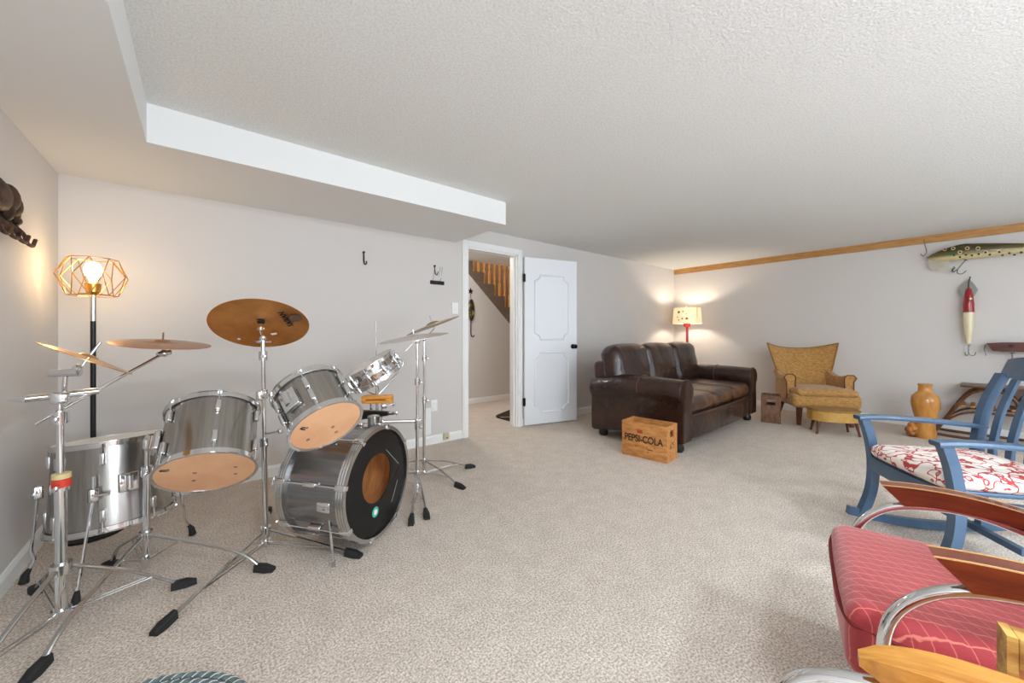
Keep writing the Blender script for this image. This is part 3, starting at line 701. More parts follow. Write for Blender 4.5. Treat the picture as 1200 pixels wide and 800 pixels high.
# chrome snare drum, tilted steeply, on its stand behind the bass drum
sn_c, sn_n = V((.99, 2.70, .785)), V((-.515, .135, .845)).normalized()
sM_ = axis_matrix(sn_c, sn_n, .2); sn = thing('snare_drum', 'chrome snare drum tipped steeply on a stand behind the bass drum', 'drum', M=sM_)
SL, SR = .13, .172
MB().lathe([(SR - .004, .008), (SR, .008), (SR, SL * .42), (SR + .004, SL * .47), (SR + .004, SL * .53), (SR, SL * .58), (SR, SL - .008), (SR - .004, SL - .008)], 64, closed=True).build('shell', 'chrome', sn)
MB().lathe(hoop_prof(SR, .01, -1), 64, closed=True).build('lower_hoop', 'chrome', sn); MB().lathe(hoop_prof(SR, SL - .01, 1), 64, closed=True).build('upper_hoop', 'chrome', sn)
MB().lathe([(0, .002), (SR + .002, .002), (SR + .002, .005), (0, .005)], 64).build('lower_head', 'clear_head', sn); MB().lathe([(0, SL - .006), (SR + .002, SL - .006), (SR + .002, SL - .003), (0, SL - .003)], 64).build('upper_head', 'white_head', sn)
lug = MB().rbox((SR + .011, 0, SL / 2), (.022, .022, .06), .008, 2, 1).build('lug', 'chrome', sn)
MB().cyl((SR + .013, 0, -.002), (SR + .013, 0, SL + .002), .0034, n=8).build('tension_rod', 'chrome', lug); copies(lug, sn, 10, .1)
MB().rbox((0, -SR - .016, SL / 2), (.05, .03, .07), .008, 2, 1).cyl((0, -SR - .03, SL * .2), (0, -SR - .05, SL * .95), .005).build('strainer', 'chrome', sn)
MB().box((0, 0, -.006), (.30, .045, .003)).build('snare_wires', 'dull_chrome', sn, smooth=0)
# its stand
sbp = V((.985, 2.72, 0))
t, o, _, _ = stand('chrome snare drum stand hidden behind the bass drum', sbp, V((.985, 2.72, .665)), [(.80, 2.95, 0), (1.06, 3.03, 0), (.76, 2.60, 0)], r=.012, joint=.6, name='snare_stand')
for a in (0, 2.1, 4.2):
    d = V((math.cos(a), math.sin(a), 0)); d = (d - sn_n * d.dot(sn_n)).normalized()
    e = sn_c + d * (SR + .03) - sn_n * .02 - o
    MB().tube(catmull([V((0, 0, .66)), (V((0, 0, .66)) + e) / 2 + V((0, 0, -.01)), e, e + sn_n * .05], 4), .006, 8).build('basket_arm', 'chrome', t)
MB().cyl(V((.075, .245, .50)), V((.075, .245, 1.20)), .0037).cyl(V((0, 0, .50)), V((.075, .245, .50)), .005).build('rod', 'dull_chrome', t)
# ================================================================== FURNITURE
def facing(fx, fy): return math.atan2(fx, -fy)      # local front is -y
# ---------- leather sofa
mat('leather', (40, 24, 19), .25, noise=((64, 39, 29), 3.5, .35, .7), bump=(13, .45, .02), coat=.15)
mat('leather_worn', (58, 36, 26), .32, noise=((118, 80, 48), 4, .45, .70), bump=(11, .35, .02), coat=.1)
mat('leather_seam', (96, 66, 50), .5)
mat('dark_wood_leg', (34, 24, 20), .35)
SW, SD = 2.20, 1.05
so = thing('sofa', 'dark brown leather three-seat sofa with rolled arms standing in the corner', 'sofa', (4.41, 2.22, 0), math.radians(3))
def wrinkle(a, f, seed):
    rnd = random.Random(seed); ph = [rnd.uniform(0, 6.28) for _ in range(6)]
    def g(p):
        s = a * (math.sin(f * p.x + ph[0] + 3 * p.z) + .6 * math.sin(f * 1.9 * p.z + ph[1] + 2 * p.x) + .5 * math.sin(f * 2.3 * p.x + 5 * p.y + ph[2]))
        return (p.x, p.y + s, p.z + s * .5)
    return g
MB().rbox((0, .02, .24), (SW - .36, SD - .12, .26), .03, 2, 2).build('base', 'leather', so)
MB().rbox((0, -.445, .225), (SW - .40, .06, .23), .02, 2, 4, fn=lambda p: (p.x, p.y - .035 * (1 - (p.x / .85) ** 2), p.z)).build('front_rail', 'leather', so)
MB().rbox((0, .45, .48), (SW - .14, .16, .64), .05, 3, 3).build('back_frame', 'leather', so)
def arm_profile():
    pts = [(-.10, .10), (.085, .10), (.095, .40), (.10, .46)]
    for i in range(11):
        a = math.radians(-20 + 22.0 * i); pts.append((-.01 + .142 * math.cos(a), .555 + .118 * math.sin(a)))
    pts += [(-.115, .49), (-.10, .44), (-.105, .30)]
    return pts
for sg in (-1, 1):
    x = sg * (SW / 2 - .135)
    rows = []; yy = [-.475, -.482, -.46, -.2, .15, .48, .52]; sc = [.86, .95, 1.0, 1.0, 1.0, 1.0, .9]
    pf = arm_profile(); cx_ = sum(p[0] for p in pf) / len(pf); cz_ = sum(p[1] for p in pf) / len(pf)
    m = MB(); vs = []
    for y, s in zip(yy, sc):
        for (a, b) in pf:
            q = cx_ + (a - cx_) * s; vs.append((x - sg * q, y, cz_ + (b - cz_) * (1 - (1 - s) * .4) - (.03 if y > .3 else 0) + .012 * math.cos(y * 4)))
    n = len(pf); fs = [(i * n + j, i * n + (j + 1) % n, (i + 1) * n + (j + 1) % n, (i + 1) * n + j) for i in range(len(yy) - 1) for j in range(n)]
    fs += [tuple(range(n)), tuple((len(yy) - 1) * n + j for j in range(n))]
    m.add(vs, fs); ar = m.build('arm', 'leather', so, smooth=60)
    MB().tube([(x - sg * (cx_ + (a - cx_) * 1.0), -.466, cz_ + (b - cz_)+.0) for a, b in pf[:-1]], .006, 6, closed=False).build('piping', 'leather', ar)
    for ys in (-.05,):
        MB().tube([(x - sg * (a + (.004 if a > cx_ else -.003)), ys, b + .012 * math.cos(ys * 4) + (.003 if b > .5 else 0)) for a, b in pf[3:15]], .0035, 5).build('seam', 'leather_seam', ar)
cw3 = (SW - .52) / 3
for k in range(3):
    x = (k - 1) * cw3
    MB().rbox((x, -.09, .415), (cw3 + .004, .76, .155), .055, 4, 6, puff=.02, fn=wrinkle(.003, 11, k)).build('seat_cushion', 'leather_worn', so, smooth=60)
for k in range(3):
    x = (k - 1) * .665; M = Matrix.Translation((x, .32, .70)) @ Matrix.Rotation(math.radians(-11), 4, 'X')
    MB().rbox((0, 0, 0), (.69, .24, .53), .085, 4, 8, M=M, puff=.03, fn=wrinkle(.006, 17, 10 + k)).build('back_cushion', 'leather', so, smooth=60)
for x in (-SW / 2 + .12, SW / 2 - .12):
    for y in (-.40, .42): MB().lathe([(.0, 0), (.036, 0), (.048, .02), (.05, .05), (.038, .075), (.044, .11), (0, .11)], 16, Matrix.Translation((x, y, 0))).build('foot', 'dark_wood_leg', so)

# ---------- wooden crates
mat('crate_wood', (206, 146, 82), .65, noise=((168, 104, 52), 4, .38, .66), stretch=(2.2, 9, 9), bump=(30, .15, .004))
mat('crate_old', (128, 92, 66), .7, noise=((92, 62, 44), 5, .38, .66), stretch=(6, 6, 2), bump=(30, .15, .004))
mat('stencil', (44, 34, 28), .8); mat('red_paint', (170, 66, 44), .7)
def crate(label, loc, rz, W, D, H, m, slot=True):
    t = thing('wooden_crate', label, 'crate', loc, rz, 'wooden crates on the carpet'); th = .014
    hs = [(0, H * .5 - .0015), (H * .5 + .0015, H)]
    for y in (-D / 2 + th / 2, D / 2 - th / 2):
        for z0, z1 in hs: MB().rbox((0, y, (z0 + z1) / 2), (W, th, z1 - z0), .003, 1, 1).build('board', m, t)
    for x in (-W / 2 + th / 2 + .001, W / 2 - th / 2 - .001):
        w_ = D - 2 * th - .002
        if slot:
            e = MB(); e.box((x, 0, H * .33), (th, w_, H * .66)); e.box((x, 0, H * .93), (th, w_, H * .14))
            for s in (-1, 1): e.box((x, s * (w_ / 2 + .045) / 2, H * .76), (th, w_ / 2 - .045, H * .2))
            e.build('end_board', m, t, smooth=0)
        else: MB().rbox((x, 0, H / 2), (th, w_, H), .003, 1, 1).build('end_board', m, t)
    MB().box((0, 0, th / 2 + .002), (W - 2 * th - .004, D - 2 * th - .004, th)).build('bottom_board', m, t, smooth=0)
    return t
cf = facing(-.993, -.119)
c1 = crate('honey-coloured wooden soda crate with stencilled lettering against the sofa arm', (3.14, 1.882, 0), cf, .415, .225, .31, 'crate_wood')
text_mesh('lettering', 'PEPSI-COLA', .088, frame((-.005, -.1127, .165), (1, 0, 0), (0, 0, 1)), 'stencil', c1, space=.98, sx=.78, bold=.0016)
text_mesh('end_lettering', '675', .075, frame((.2065, 0, .13), (0, 1, 0), (0, 0, 1)), 'stencil', c1, sx=.9)
MB().box((0, 0, 0), (.05, .0006, .03), Matrix.Translation((-.035, -.1127, .232))).build('paint_patch', 'red_paint', c1, smooth=0)
for x, z, a in ((-.07, .095, .012), (.03, .105, .008), (.055, .085, .05), (.04, .065, .014), (.10, .11, .01)):
    MB().box((x, -.1127, z), (a, .0006, .006)).build('scuff', 'stencil', c1, smooth=0)
crate('weathered brown crate with a hand slot beside the yellow armchair', (5.575, 1.655, 0), .284, .26, .205, .335, 'crate_old')
# the upended crate between the two tubular chairs
mat('crate_pale', (222, 170, 120), .65, noise=((202, 140, 92), 4, .38, .66), stretch=(9, 2, 2), bump=(30, .15, .004))
mat('crate_lip', (208, 164, 88), .6, noise=((160, 110, 52), 5, .42, .62), stretch=(9, 2, 9))
c3 = thing('slim_wooden_box', 'slim pale wooden box with a framed rim standing between the two tubular chairs', 'box', (1.074, -.236, 0), .2426)
MB().box((.002, 0, .30), (.024, .41, .53)).build('board', 'crate_pale', c3, smooth=0)
for y in (-.212, .212): MB().box((0, y, .308), (.04, .012, .616)).build('end_strip', 'crate_lip', c3, smooth=0)
MB().rbox((0, 0, .591), (.04, .411, .05), .003, 1, 1).build('rim_board', 'crate_lip', c3)
MB().rbox((0, 0, .02), (.04, .411, .04), .003, 1, 1).build('foot_board', 'crate_lip', c3)

# ---------- mustard wing armchair
mat('mustard', (190, 143, 80), .9, noise=((160, 115, 60), 30, .4, .6), bump=(70, .4, .006), stretch=(1, 1, 2.2), sheen=.2)
mat('mustard_piping', (150, 112, 54), .9); mat('leg_brown', (92, 50, 32), .35)
ac = thing('armchair', 'mustard yellow upholstered armchair with flared winged back against the right wall', 'armchair', (6.00, 1.335, 0), facing(-.80, -.60))
MB().rbox((0, -.06, .30), (.66, .62, .17), .05, 3, 4, puff=.012, fn=lambda p: (p.x * (1 + .06 * (-p.y / .3)), p.y, p.z)).build('seat_base', 'mustard', ac, smooth=60)
MB().rbox((0, -.10, .395), (.62, .57, .09), .045, 3, 4, puff=.015).build('seat_cushion', 'mustard', ac, smooth=60)
P = []; Q = []
NT, NS = 14, 20
for i in range(NT + 1):
    t_ = i / NT; r0, r1 = [], []
    hw = .285 + .02 * math.sin(t_ * PI) - .035 * math.sin(min(1, t_ / .5) * PI) + .125 * max(0, (t_ - .40) / .6) ** 1.2
    for j in range(NS + 1):
        s = -1 + 2 * j / NS
        z = .30 + t_ * (.60 + .075 * abs(s) ** 2.2)
        x = hw * s; y = .24 + .17 * t_ - .15 * abs(s) ** 2.6 * (.45 + .55 * t_) 
        thk = .085 * (1 - .55 * abs(s) ** 3) * (1 - .35 * t_ ** 3)
        e = min(1, (1 - abs(s)) * 6) ** .5 * min(1, (1 - t_) * 8 + .25) ** .5
        r0.append(V((x, y - thk * .5 * e - .012, z))); r1.append(V((x, y + thk * .5 * e + .012, z)))
    P.append(r0); Q.append(r1)
bk = MB().slab(P, Q).build('backrest', 'mustard', ac, smooth=60)
MB().tube([(p + q) / 2 - V((0, .02, -.004)) for p, q in zip([P[i][0] for i in range(6, NT)] + P[NT] + [P[i][NS] for i in range(NT - 1, 5, -1)], [Q[i][0] for i in range(6, NT)] + Q[NT] + [Q[i][NS] for i in range(NT - 1, 5, -1)])], .008, 6).build('piping', 'mustard_piping', bk)
for sg in (-1, 1):
    secs = []
    for k in range(9):
        u = k / 8; y = .24 - .42 * u; h = .60 - .03 * math.sin(u * PI) + .10 * max(0, .35 - u); x = sg * (.275 + .03 * u); w2 = .045 + .012 * u
        secs.append([(x - w2 * .8, y, .30), (x + w2 * .8, y, .30), (x + w2 * .85, y, h - .08), (x + sg * .012 + w2 * 1.15, y, h - .035), (x + sg * .012 + w2 * .6, y, h), (x + sg * .012 - w2 * .6, y, h), (x + sg * .012 - w2 * 1.05, y, h - .04), (x - w2 * .8, y, h - .10)])
    vs = [p for s_ in secs for p in s_]
    ar = MB().add(vs, [(i * 8 + j, i * 8 + (j + 1) % 8, (i + 1) * 8 + (j + 1) % 8, (i + 1) * 8 + j) for i in range(8) for j in range(8)] + [tuple(range(8)), tuple(64 + j for j in range(8))]).build('arm', 'mustard', ac, smooth=50)
    MB().tube([V(p) + V((0, -.004, 0)) for p in secs[8]], .006, 6, closed=True).build('piping', 'leg_brown', ar)
for x, y, dx, dy in ((-.26, -.29, -.01, -.01), (.26, -.29, .01, -.01), (-.24, .22, -.02, .08), (.24, .22, .02, .08)):
    MB().sweep([(x, y, .23), (x + dx, y + dy, 0)], [[(-.026, -.026), (.026, -.026), (.026, .026), (-.026, .026)], [(-.017, -.017), (.017, -.017), (.017, .017), (-.017, .017)]], (0, 1, 0)).build('leg', 'leg_brown', ac, smooth=0)
# footstool
mat('stool_vinyl', (196, 152, 78), .5, noise=((176, 130, 60), 6, .4, .6))
mat('stool_top', (150, 110, 58), .6)
fo = thing('footstool', 'low kidney-shaped mustard footstool in front of the winged armchair', 'footstool', (5.43, 1.01, 0), facing(-.85, -.52))
def dshape(w, d, k=28):
    out = []
    for i in range(k):
        a = 2 * PI * i / k; x = w * math.copysign(abs(math.cos(a)) ** .75, math.cos(a)); y = d * math.copysign(abs(math.sin(a)) ** .8, math.sin(a)); out.append((x, y + .03 * (x / w) ** 2))
    return out
MB().prism(dshape(.232, .15), .145, .255).build('seat', 'stool_vinyl', fo)
MB().prism(dshape(.227, .145), .255, .27).build('seat_top', 'stool_top', fo)
MB().tube([V((x, y, .256)) for x, y in dshape(.234, .152)], .006, 6, closed=True).build('piping', 'mustard_piping', fo)
for x, y in ((-.165, -.075), (.165, -.075), (-.15, .09), (.15, .09)): MB().tube([(x, y, .15), (x * 1.12, y * 1.25, .03), (x * 1.16, y * 1.3, 0)], [.018, .011, .013], 10).build('leg', 'leg_brown', fo)

# ---------- carved wooden jug
mat('polished_wood', (206, 146, 72), .2, noise=((162, 96, 36), 3.2, .35, .68), stretch=(2, 2, .9), coat=.5)
mat('bark_wood', (190, 122, 58), .4, noise=((104, 58, 28), 8, .4, .6), bump=(14, .6, .02))
ug = thing('wooden_jug', 'polished honey wood carved jug with a burl at its foot by the right wall', 'carving', (5.955, .357, 0))
prof = [(.0, 0), (.115, 0), (.12, .06), (.105, .14), (.112, .22), (.140, .32), (.150, .38), (.138, .44), (.095, .475), (.072, .49), (.068, .545), (.074, .555), (.074, .572), (.05, .572), (0, .565)]
NJ = 40; P = []
for i, (r, z) in enumerate(prof):
    row = []
    for j in range(NJ):
        a = 2 * PI * j / NJ; rr_ = r
        ridge = math.atan2(math.sin(a - 2.6 - z * 7), math.cos(a - 2.6 - z * 7)); f_ = max(0, 1 - abs(z - .22) / .22)
        rr_ *= 1 + .20 * f_ * (math.exp(-ridge * ridge * 4) - .6 * math.exp(-(ridge - .6) ** 2 * 6))
        row.append((rr_ * .8 * math.cos(a), rr_ * .74 * math.sin(a), z))
    P.append(row)
MB().add([p for r in P for p in r], [(i * NJ + j, i * NJ + (j + 1) % NJ, (i + 1) * NJ + (j + 1) % NJ, (i + 1) * NJ + j) for i in range(len(prof) - 1) for j in range(NJ)]).build('jug_body', 'polished_wood', ug, smooth=60)
rnd = random.Random(3); b_ = MB()
for k in range(7): b_.ball((-.04 + rnd.uniform(-.03, .03), .085 + rnd.uniform(-.02, .03), .035 + .014 * k), (.05, .042, .035), 10, 8)
b_.build('burl', 'bark_wood', ug)

# ---------- bentwood stand behind the rocker
mat('bentwood', (110, 66, 34), .35, noise=((74, 42, 22), 5, .4, .62), stretch=(3, 3, 3))
mat('cane', (176, 124, 64), .5, noise=((130, 84, 40), 20, .4, .6))
bs = thing('bentwood_table', 'dark bentwood table with arched legs and a slatted shelf behind the blue rocking chair', 'table', (6.345, -.12, 0), 0)
for x in (-.17, .17):
    arc = catmull([(x, .44, .0), (x, .34, .18), (x, .25, .36), (x, .16, .49), (x, .02, .535), (x, -.10, .46), (x, -.14, .36), (x, -.13, .27)], 6)
    MB().tube(arc, .014, 8).build('arched_leg', 'bentwood', bs)
    arc = catmull([(x, -.72, .0), (x, -.62, .18), (x, -.53, .36), (x, -.44, .49), (x, -.30, .535), (x, -.18, .46), (x, -.14, .36)], 6)
    MB().tube(arc, .014, 8).build('arched_leg', 'bentwood', bs)
    MB().tube(catmull([(x, .40, .10), (x, .22, .27), (x, .0, .295), (x, -.28, .295), (x, -.50, .27), (x, -.68, .10)], 6), .011, 8).build('brace', 'bentwood', bs)
    MB().tube(catmull([(x, .50, .035), (x, .30, .015), (x, -.14, .012), (x, -.58, .015), (x, -.78, .035)], 6), .014, 8).build('runner', 'bentwood', bs)
for k in range(12):
    MB().rbox((0, .22 - k * .065, .345), (.36, .034, .022), .005, 1, 1).build('shelf_slat', 'cane', bs)
MB().rbox((0, -.16, .556), (.44, .80, .014), .006, 1, 1).build('table_top', 'bentwood', bs)
for y in (.27, -.58): MB().cyl((-.17, y, .33), (.17, y, .33), .011).build('cross_bar', 'bentwood', bs)

# ---------- blue rocking chair
mat('blue_paint', (74, 100, 127), .32, noise=((65, 89, 115), 4, .4, .6), coat=.2)
def floral():
    m = bpy.data.materials.new('floral_cloth'); m.use_nodes = True; N = m.node_tree.nodes; L = m.node_tree.links; b = N['Principled BSDF']; b.inputs['Roughness'].default_value = .9
    tc = N.new('ShaderNodeTexCoord'); n1 = N.new('ShaderNodeTexNoise'); n1.inputs['Scale'].default_value = 9; n1.inputs['Detail'].default_value = 2
    L.new(tc.outputs['Object'], n1.inputs['Vector'])
    mx = N.new('ShaderNodeVectorMath'); mx.operation = 'MULTIPLY_ADD'; mx.inputs[1].default_value = (.22, .22, .22)
    L.new(n1.outputs['Color'], mx.inputs[0]); L.new(tc.outputs['Object'], mx.inputs[2])
    v = N.new('ShaderNodeTexVoronoi'); v.inputs['Scale'].default_value = 17; v.feature = 'SMOOTH_F1'; L.new(mx.outputs[0], v.inputs['Vector'])
    v2 = N.new('ShaderNodeTexVoronoi'); v2.inputs['Scale'].default_value = 11; v2.feature = 'DISTANCE_TO_EDGE'; L.new(mx.outputs[0], v2.inputs['Vector'])
    r1 = N.new('ShaderNodeValToRGB'); e = r1.color_ramp.elements; e[0].position = .0; e[0].color = (0, 0, 0, 1); e[1].position = .30; e[1].color = (1, 1, 1, 1)
    x = e.new(.12); x.color = (1, 1, 1, 1); x = e.new(.17); x.color = (0, 0, 0, 1); x = e.new(.25); x.color = (0, 0, 0, 1); r1.color_ramp.interpolation = 'LINEAR'
    r2 = N.new('ShaderNodeValToRGB'); r2.color_ramp.elements[0].position = .035; r2.color_ramp.elements[0].color = (0, 0, 0, 1); r2.color_ramp.elements[1].position = .055
    L.new(v.outputs['Distance'], r1.inputs[0]); L.new(v2.outputs['Distance'], r2.inputs[0])
    mm = N.new('ShaderNodeMath'); mm.operation = 'MULTIPLY'; L.new(r1.outputs[0], mm.inputs[0]); L.new(r2.outputs[0], mm.inputs[1])
    mc = N.new('ShaderNodeMix'); mc.data_type = 'RGBA'; mc.inputs[6].default_value = lin((178, 62, 62)) + (1,); mc.inputs[7].default_value = lin((236, 224, 214)) + (1,)
    L.new(mm.outputs[0], mc.inputs[0]); L.new(mc.outputs[2], b.inputs['Base Color']); MATS['floral_cloth'] = m
floral()
rk = thing('rocking_chair', 'blue painted wooden rocking chair with a red floral seat cushion', 'rocking chair', (2.945, .025, 0), facing(-.594, .804))
def bar(pts, w, t, up=(1, 0, 0), k=5): # board with width w along up, thickness t
    return MB().sweep(catmull(pts, k) if len(pts) > 2 else pts, [(-t / 2, -w / 2), (t / 2, -w / 2), (t / 2, w / 2), (-t / 2, w / 2)], up)
ax_ = .275
for sg in (-1, 1):
    x = sg * ax_
    arc = [(x, -.37 + .85 * i / 14, .028 + .30 * ((-.37 + .85 * i / 14) - 0.0) ** 2) for i in range(15)]
    bar(arc, .030, .045, (1, 0, 0), 1).build('rocker', 'blue_paint', rk)
    bar([(x, -.30, .055), (x, -.255, .20), (x, -.245, .36), (x, -.262, .50), (x, -.29, .605)], .045, .040).build('front_post', 'blue_paint', rk)
    bar([(x * .93, .24, .05), (x * .93, .22, .40)], .04, .04).build('rear_leg', 'blue_paint', rk)
    bar([(x * .90, .21, .38), (x * .92, .215, .52), (x * .96, .262, .72), (x * .98, .335, .88)], .042, .038).build('back_post', 'blue_paint', rk)
    am = MB(); am.sweep(catmull([(x, -.325, .612), (x, -.20, .620), (x * .99, .02, .612), (x * .97, .25, .596)], 5), [(-.030, -.011), (.030, -.011), (.034, 0), (.030, .011), (-.030, .011), (-.034, 0)], (0, 0, 1)); am.build('armrest', 'blue_paint', rk)
    bar([(x * .97, -.24, .345), (x * .93, .22, .325)], .03, .055).build('side_rail', 'blue_paint', rk)
bar([(-ax_, -.25, .355), (0, -.268, .355), (ax_, -.25, .355)], .075, .028, (0, 0, 1), 4).build('front_apron', 'blue_paint', rk)
bar([(-ax_ * .93, .22, .34), (ax_ * .93, .22, .34)], .05, .028, (0, 0, 1)).build('rear_rail', 'blue_paint', rk)
bar([(-ax_ * .95, .0, .16), (ax_ * .95, .0, .16)], .028, .028, (0, 0, 1)).cyl((-ax_ * .95, -.2, .2), (-ax_ * .95, .2, .2), .001).build('stretcher', 'blue_paint', rk)
MB().rbox((0, -.015, .393), (.50, .49, .022), .008, 2, 1).build('seat_board', 'blue_paint', rk)
for k in range(5):
    x = (k - 2) * .094
    bar([(x * .93, .222, .40), (x * .97, .228, .52), (x, .268, .70), (x * 1.02, .330, .86)], .034, .016).build('back_slat', 'blue_paint', rk)
# crest rail with shaped ends
cr = []; cq = []
for i in range(17):
    s = -1 + i / 8; x = .30 * s; y0 = .352 + .035 * (s * s - 1) * -1 * -1 + .0
    zt = .985 + .012 * math.cos(s * PI) - .012 * abs(s) ** 8; zb = .855 + .02 * s * s
    cr.append([V((x, y0 + (z - .86) * .42 - .013, z)) for z in (zb, (zb + zt) / 2, zt)]); cq.append([V((x, y0 + (z - .86) * .42 + .013, z)) for z in (zb, (zb + zt) / 2, zt)])
MB().slab(cr, cq).build('crest_rail', 'blue_paint', rk)
MB().rbox((0, -.03, .436), (.50, .50, .075), .036, 3, 6, puff=.022).build('cushion', 'floral_cloth', rk, smooth=60)

# ---------- tubular chairs
def red_cloth():
    m = bpy.data.materials.new('red_cloth'); m.use_nodes = True; N = m.node_tree.nodes; L = m.node_tree.links; b = N['Principled BSDF']
    b.inputs['Roughness'].default_value = .75; b.inputs['Sheen Weight'].default_value = .6; b.inputs['Sheen Roughness'].default_value = .45; b.inputs['Sheen Tint'].default_value = (1, .8, .78, 1)
    tc = N.new('ShaderNodeTexCoord')
    def lines(rot, scale, wob, lo):
        mp = N.new('ShaderNodeMapping'); mp.inputs['Rotation'].default_value = (0, 0, math.radians(rot)); L.new(tc.outputs['Object'], mp.inputs[0])
        w = N.new('ShaderNodeTexWave'); w.wave_type = 'BANDS'; w.bands_direction = 'X'; w.inputs['Scale'].default_value = scale; w.inputs['Distortion'].default_value = wob; w.inputs['Detail Scale'].default_value = 5; w.inputs['Detail'].default_value = 1
        L.new(mp.outputs[0], w.inputs['Vector']); r = N.new('ShaderNodeValToRGB'); r.color_ramp.elements[0].position = lo; r.color_ramp.elements[0].color = (0, 0, 0, 1); r.color_ramp.elements[1].position = min(1, lo + .03)
        L.new(w.outputs['Fac'], r.inputs[0]); return r.outputs[0]
    a = lines(-8, 9.5, .9, .968); c = lines(58, 11, .4, .976)
    ch = N.new('ShaderNodeMath'); ch.operation = 'MAXIMUM'; L.new(a, ch.inputs[0])
    hf = N.new('ShaderNodeMath'); hf.operation = 'MULTIPLY'; hf.inputs[1].default_value = .7; L.new(c, hf.inputs[0]); L.new(hf.outputs[0], ch.inputs[1])
    mc = N.new('ShaderNodeMix'); mc.data_type = 'RGBA'; mc.inputs[6].default_value = lin((168, 50, 56)) + (1,); mc.inputs[7].default_value = lin((216, 122, 104)) + (1,)
    L.new(ch.outputs[0], mc.inputs[0]); L.new(mc.outputs[2], b.inputs['Base Color'])
    n = N.new('ShaderNodeTexNoise'); n.inputs['Scale'].default_value = 260; L.new(tc.outputs['Object'], n.inputs['Vector']); bp = N.new('ShaderNodeBump'); bp.inputs['Strength'].default_value = .35; bp.inputs['Distance'].default_value = .003
    L.new(n.outputs['Fac'], bp.inputs['Height']); L.new(bp.outputs[0], b.inputs['Normal']); MATS['red_cloth'] = m
red_cloth()
mat('red_piping', (120, 30, 34), .8)
mat('mahogany', (122, 50, 26), .22, noise=((92, 34, 18), 5, .38, .66), stretch=(10, 1.2, 6), coat=.5)
mat('mahogany_edge', (196, 150, 96), .4); mat('honey_arm', (214, 150, 62), .25, noise=((176, 110, 36), 5, .38, .66), stretch=(12, 1, 6), coat=.5)
def tube_chair(label, loc, rz, arm_m, arm_x, arm_z, tip, seat, edge=True, tf=0.0):
    """seat=(width, y_front, y_back, z_top); arm_x, arm_z, tip per side (-,+)"""
    t = thing('tubular_armchair', label, 'armchair', loc, rz, 'tubular chrome armchairs'); w, yf, yb, zt = seat
    th = .19
    sc_ = MB().rbox((0, (yf + yb) / 2, zt - th / 2), (w, yb - yf, th), .042, 4, 5, puff=.010, fn=lambda p: (p.x, p.y, p.z - .05 * max(0, (p.y) / ((yb - yf) / 2)))).build('seat_cushion', 'red_cloth', t, smooth=60)
    zz = zt - .05
    MB().tube(catmull([(-w / 2 + .05, yf - .001, zz), (0, yf - .010, zz), (w / 2 - .05, yf - .001, zz), (w / 2 - .002, yf + .05, zz), (w / 2 + .006, (yf + yb) / 2, zz - .02), (w / 2, yb - .06, zz - .06), (0, yb - .02, zz - .06), (-w / 2, yb - .06, zz - .06), (-w / 2 - .006, (yf + yb) / 2, zz - .02), (-w / 2 + .002, yf + .05, zz)], 5, True), .006, 6, closed=True).build('piping', 'red_piping', sc_)
    M = Matrix.Translation((0, yb + .04, zt + .17)) @ Matrix.Rotation(math.radians(-17), 4, 'X')
    MB().rbox((0, 0, 0), (w, .17, .56), .06, 4, 5, M=M, puff=.02).build('back_cushion', 'red_cloth', t, smooth=60)
    MB().rbox((0, (yf + yb) / 2 + .03, zt - th - .012), (w - .06, yb - yf - .1, .02), .006, 1, 1).build('seat_frame', 'dark_wood_leg', t)
    for k, sg in enumerate((-1, 1)):
        x, z, y0 = arm_x[k], arm_z[k], tip[k]
        tube = catmull([(x, yb + .10, z - .155), (x, yb - .08, z - .095), (x, y0 + .22, z - .050), (x, y0 + .10, z - .056 + tf * .1), (x, y0 + .01 - tf, z - .088 + tf * .25), (x, y0 - .055 - tf, z - .16 + tf * .5), (x, y0 - .075 - tf, z - .26 + tf * .3), (x, y0 - .05 - tf * .6, z - .38), (x, y0 + .02, z - .50), (x, y0 + .12, .018), (x, y0 + .30, .014), (x, yb + .05, .014)], 6)
        MB().tube(tube, .0135, 12).build('tube_frame', 'chrome', t)
        MB().tube([(x, y0 - .045, z - .40), (x - sg * .02, y0 + .03, zt - th - .03), (x - sg * .05, yb - .05, zt - th - .05)], .011, 10).build('seat_support', 'chrome', t)
        # laminated arm: tall board, arched, its front end cut on the slant
        N_ = 30; secs = []; e_ = []
        for i in range(N_ + 1):
            u = i / N_; y = y0 + (yb + .13 - y0) * u
            zt_ = z + .020 * math.sin(min(1, u * 2.2) * PI / 2) - .115 * u ** 2.1
            hh = .058 * (1 - .25 * u); ytop = y; ybot = y + .055 * max(0, 1 - u * 4); hw_ = .026
            if not edge:                                   # rounded paddle end, no slant cut
                q_ = min(1, u * 5); rd = math.sqrt(max(.02, 1 - (1 - q_) ** 2)); hw_ = .006 + .028 * rd; zt_ -= .022 * (1 - rd); hh = .008 + .042 * rd; ybot = y
            secs.append([(x - hw_, ytop, zt_), (x + hw_, ytop, zt_), (x + hw_, ybot, zt_ - hh), (x - hw_, ybot, zt_ - hh)])
        vs = [p for s_ in secs for p in s_]
        ar = MB().add(vs, [(i * 4 + j, i * 4 + (j + 1) % 4, (i + 1) * 4 + (j + 1) % 4, (i + 1) * 4 + j) for i in range(N_) for j in range(4)] + [(0, 1, 2, 3), tuple(N_ * 4 + j for j in range(4))]).build('armrest', arm_m, t, smooth=30)
        if edge:
            for j in (0, 1): MB().tube([V(s_[j]) for s_ in secs], .0022, 5).build('pale_edge', 'mahogany_edge', ar)  # thin pale line along both top edges
            if sg: MB().ball(V(secs[0][3]) + V((-.0, .012, .006)), (.0012, .012, .004), 8, 5).build('chip', 'mahogany_edge', ar)
    return t
rf = facing(-.24, .97)
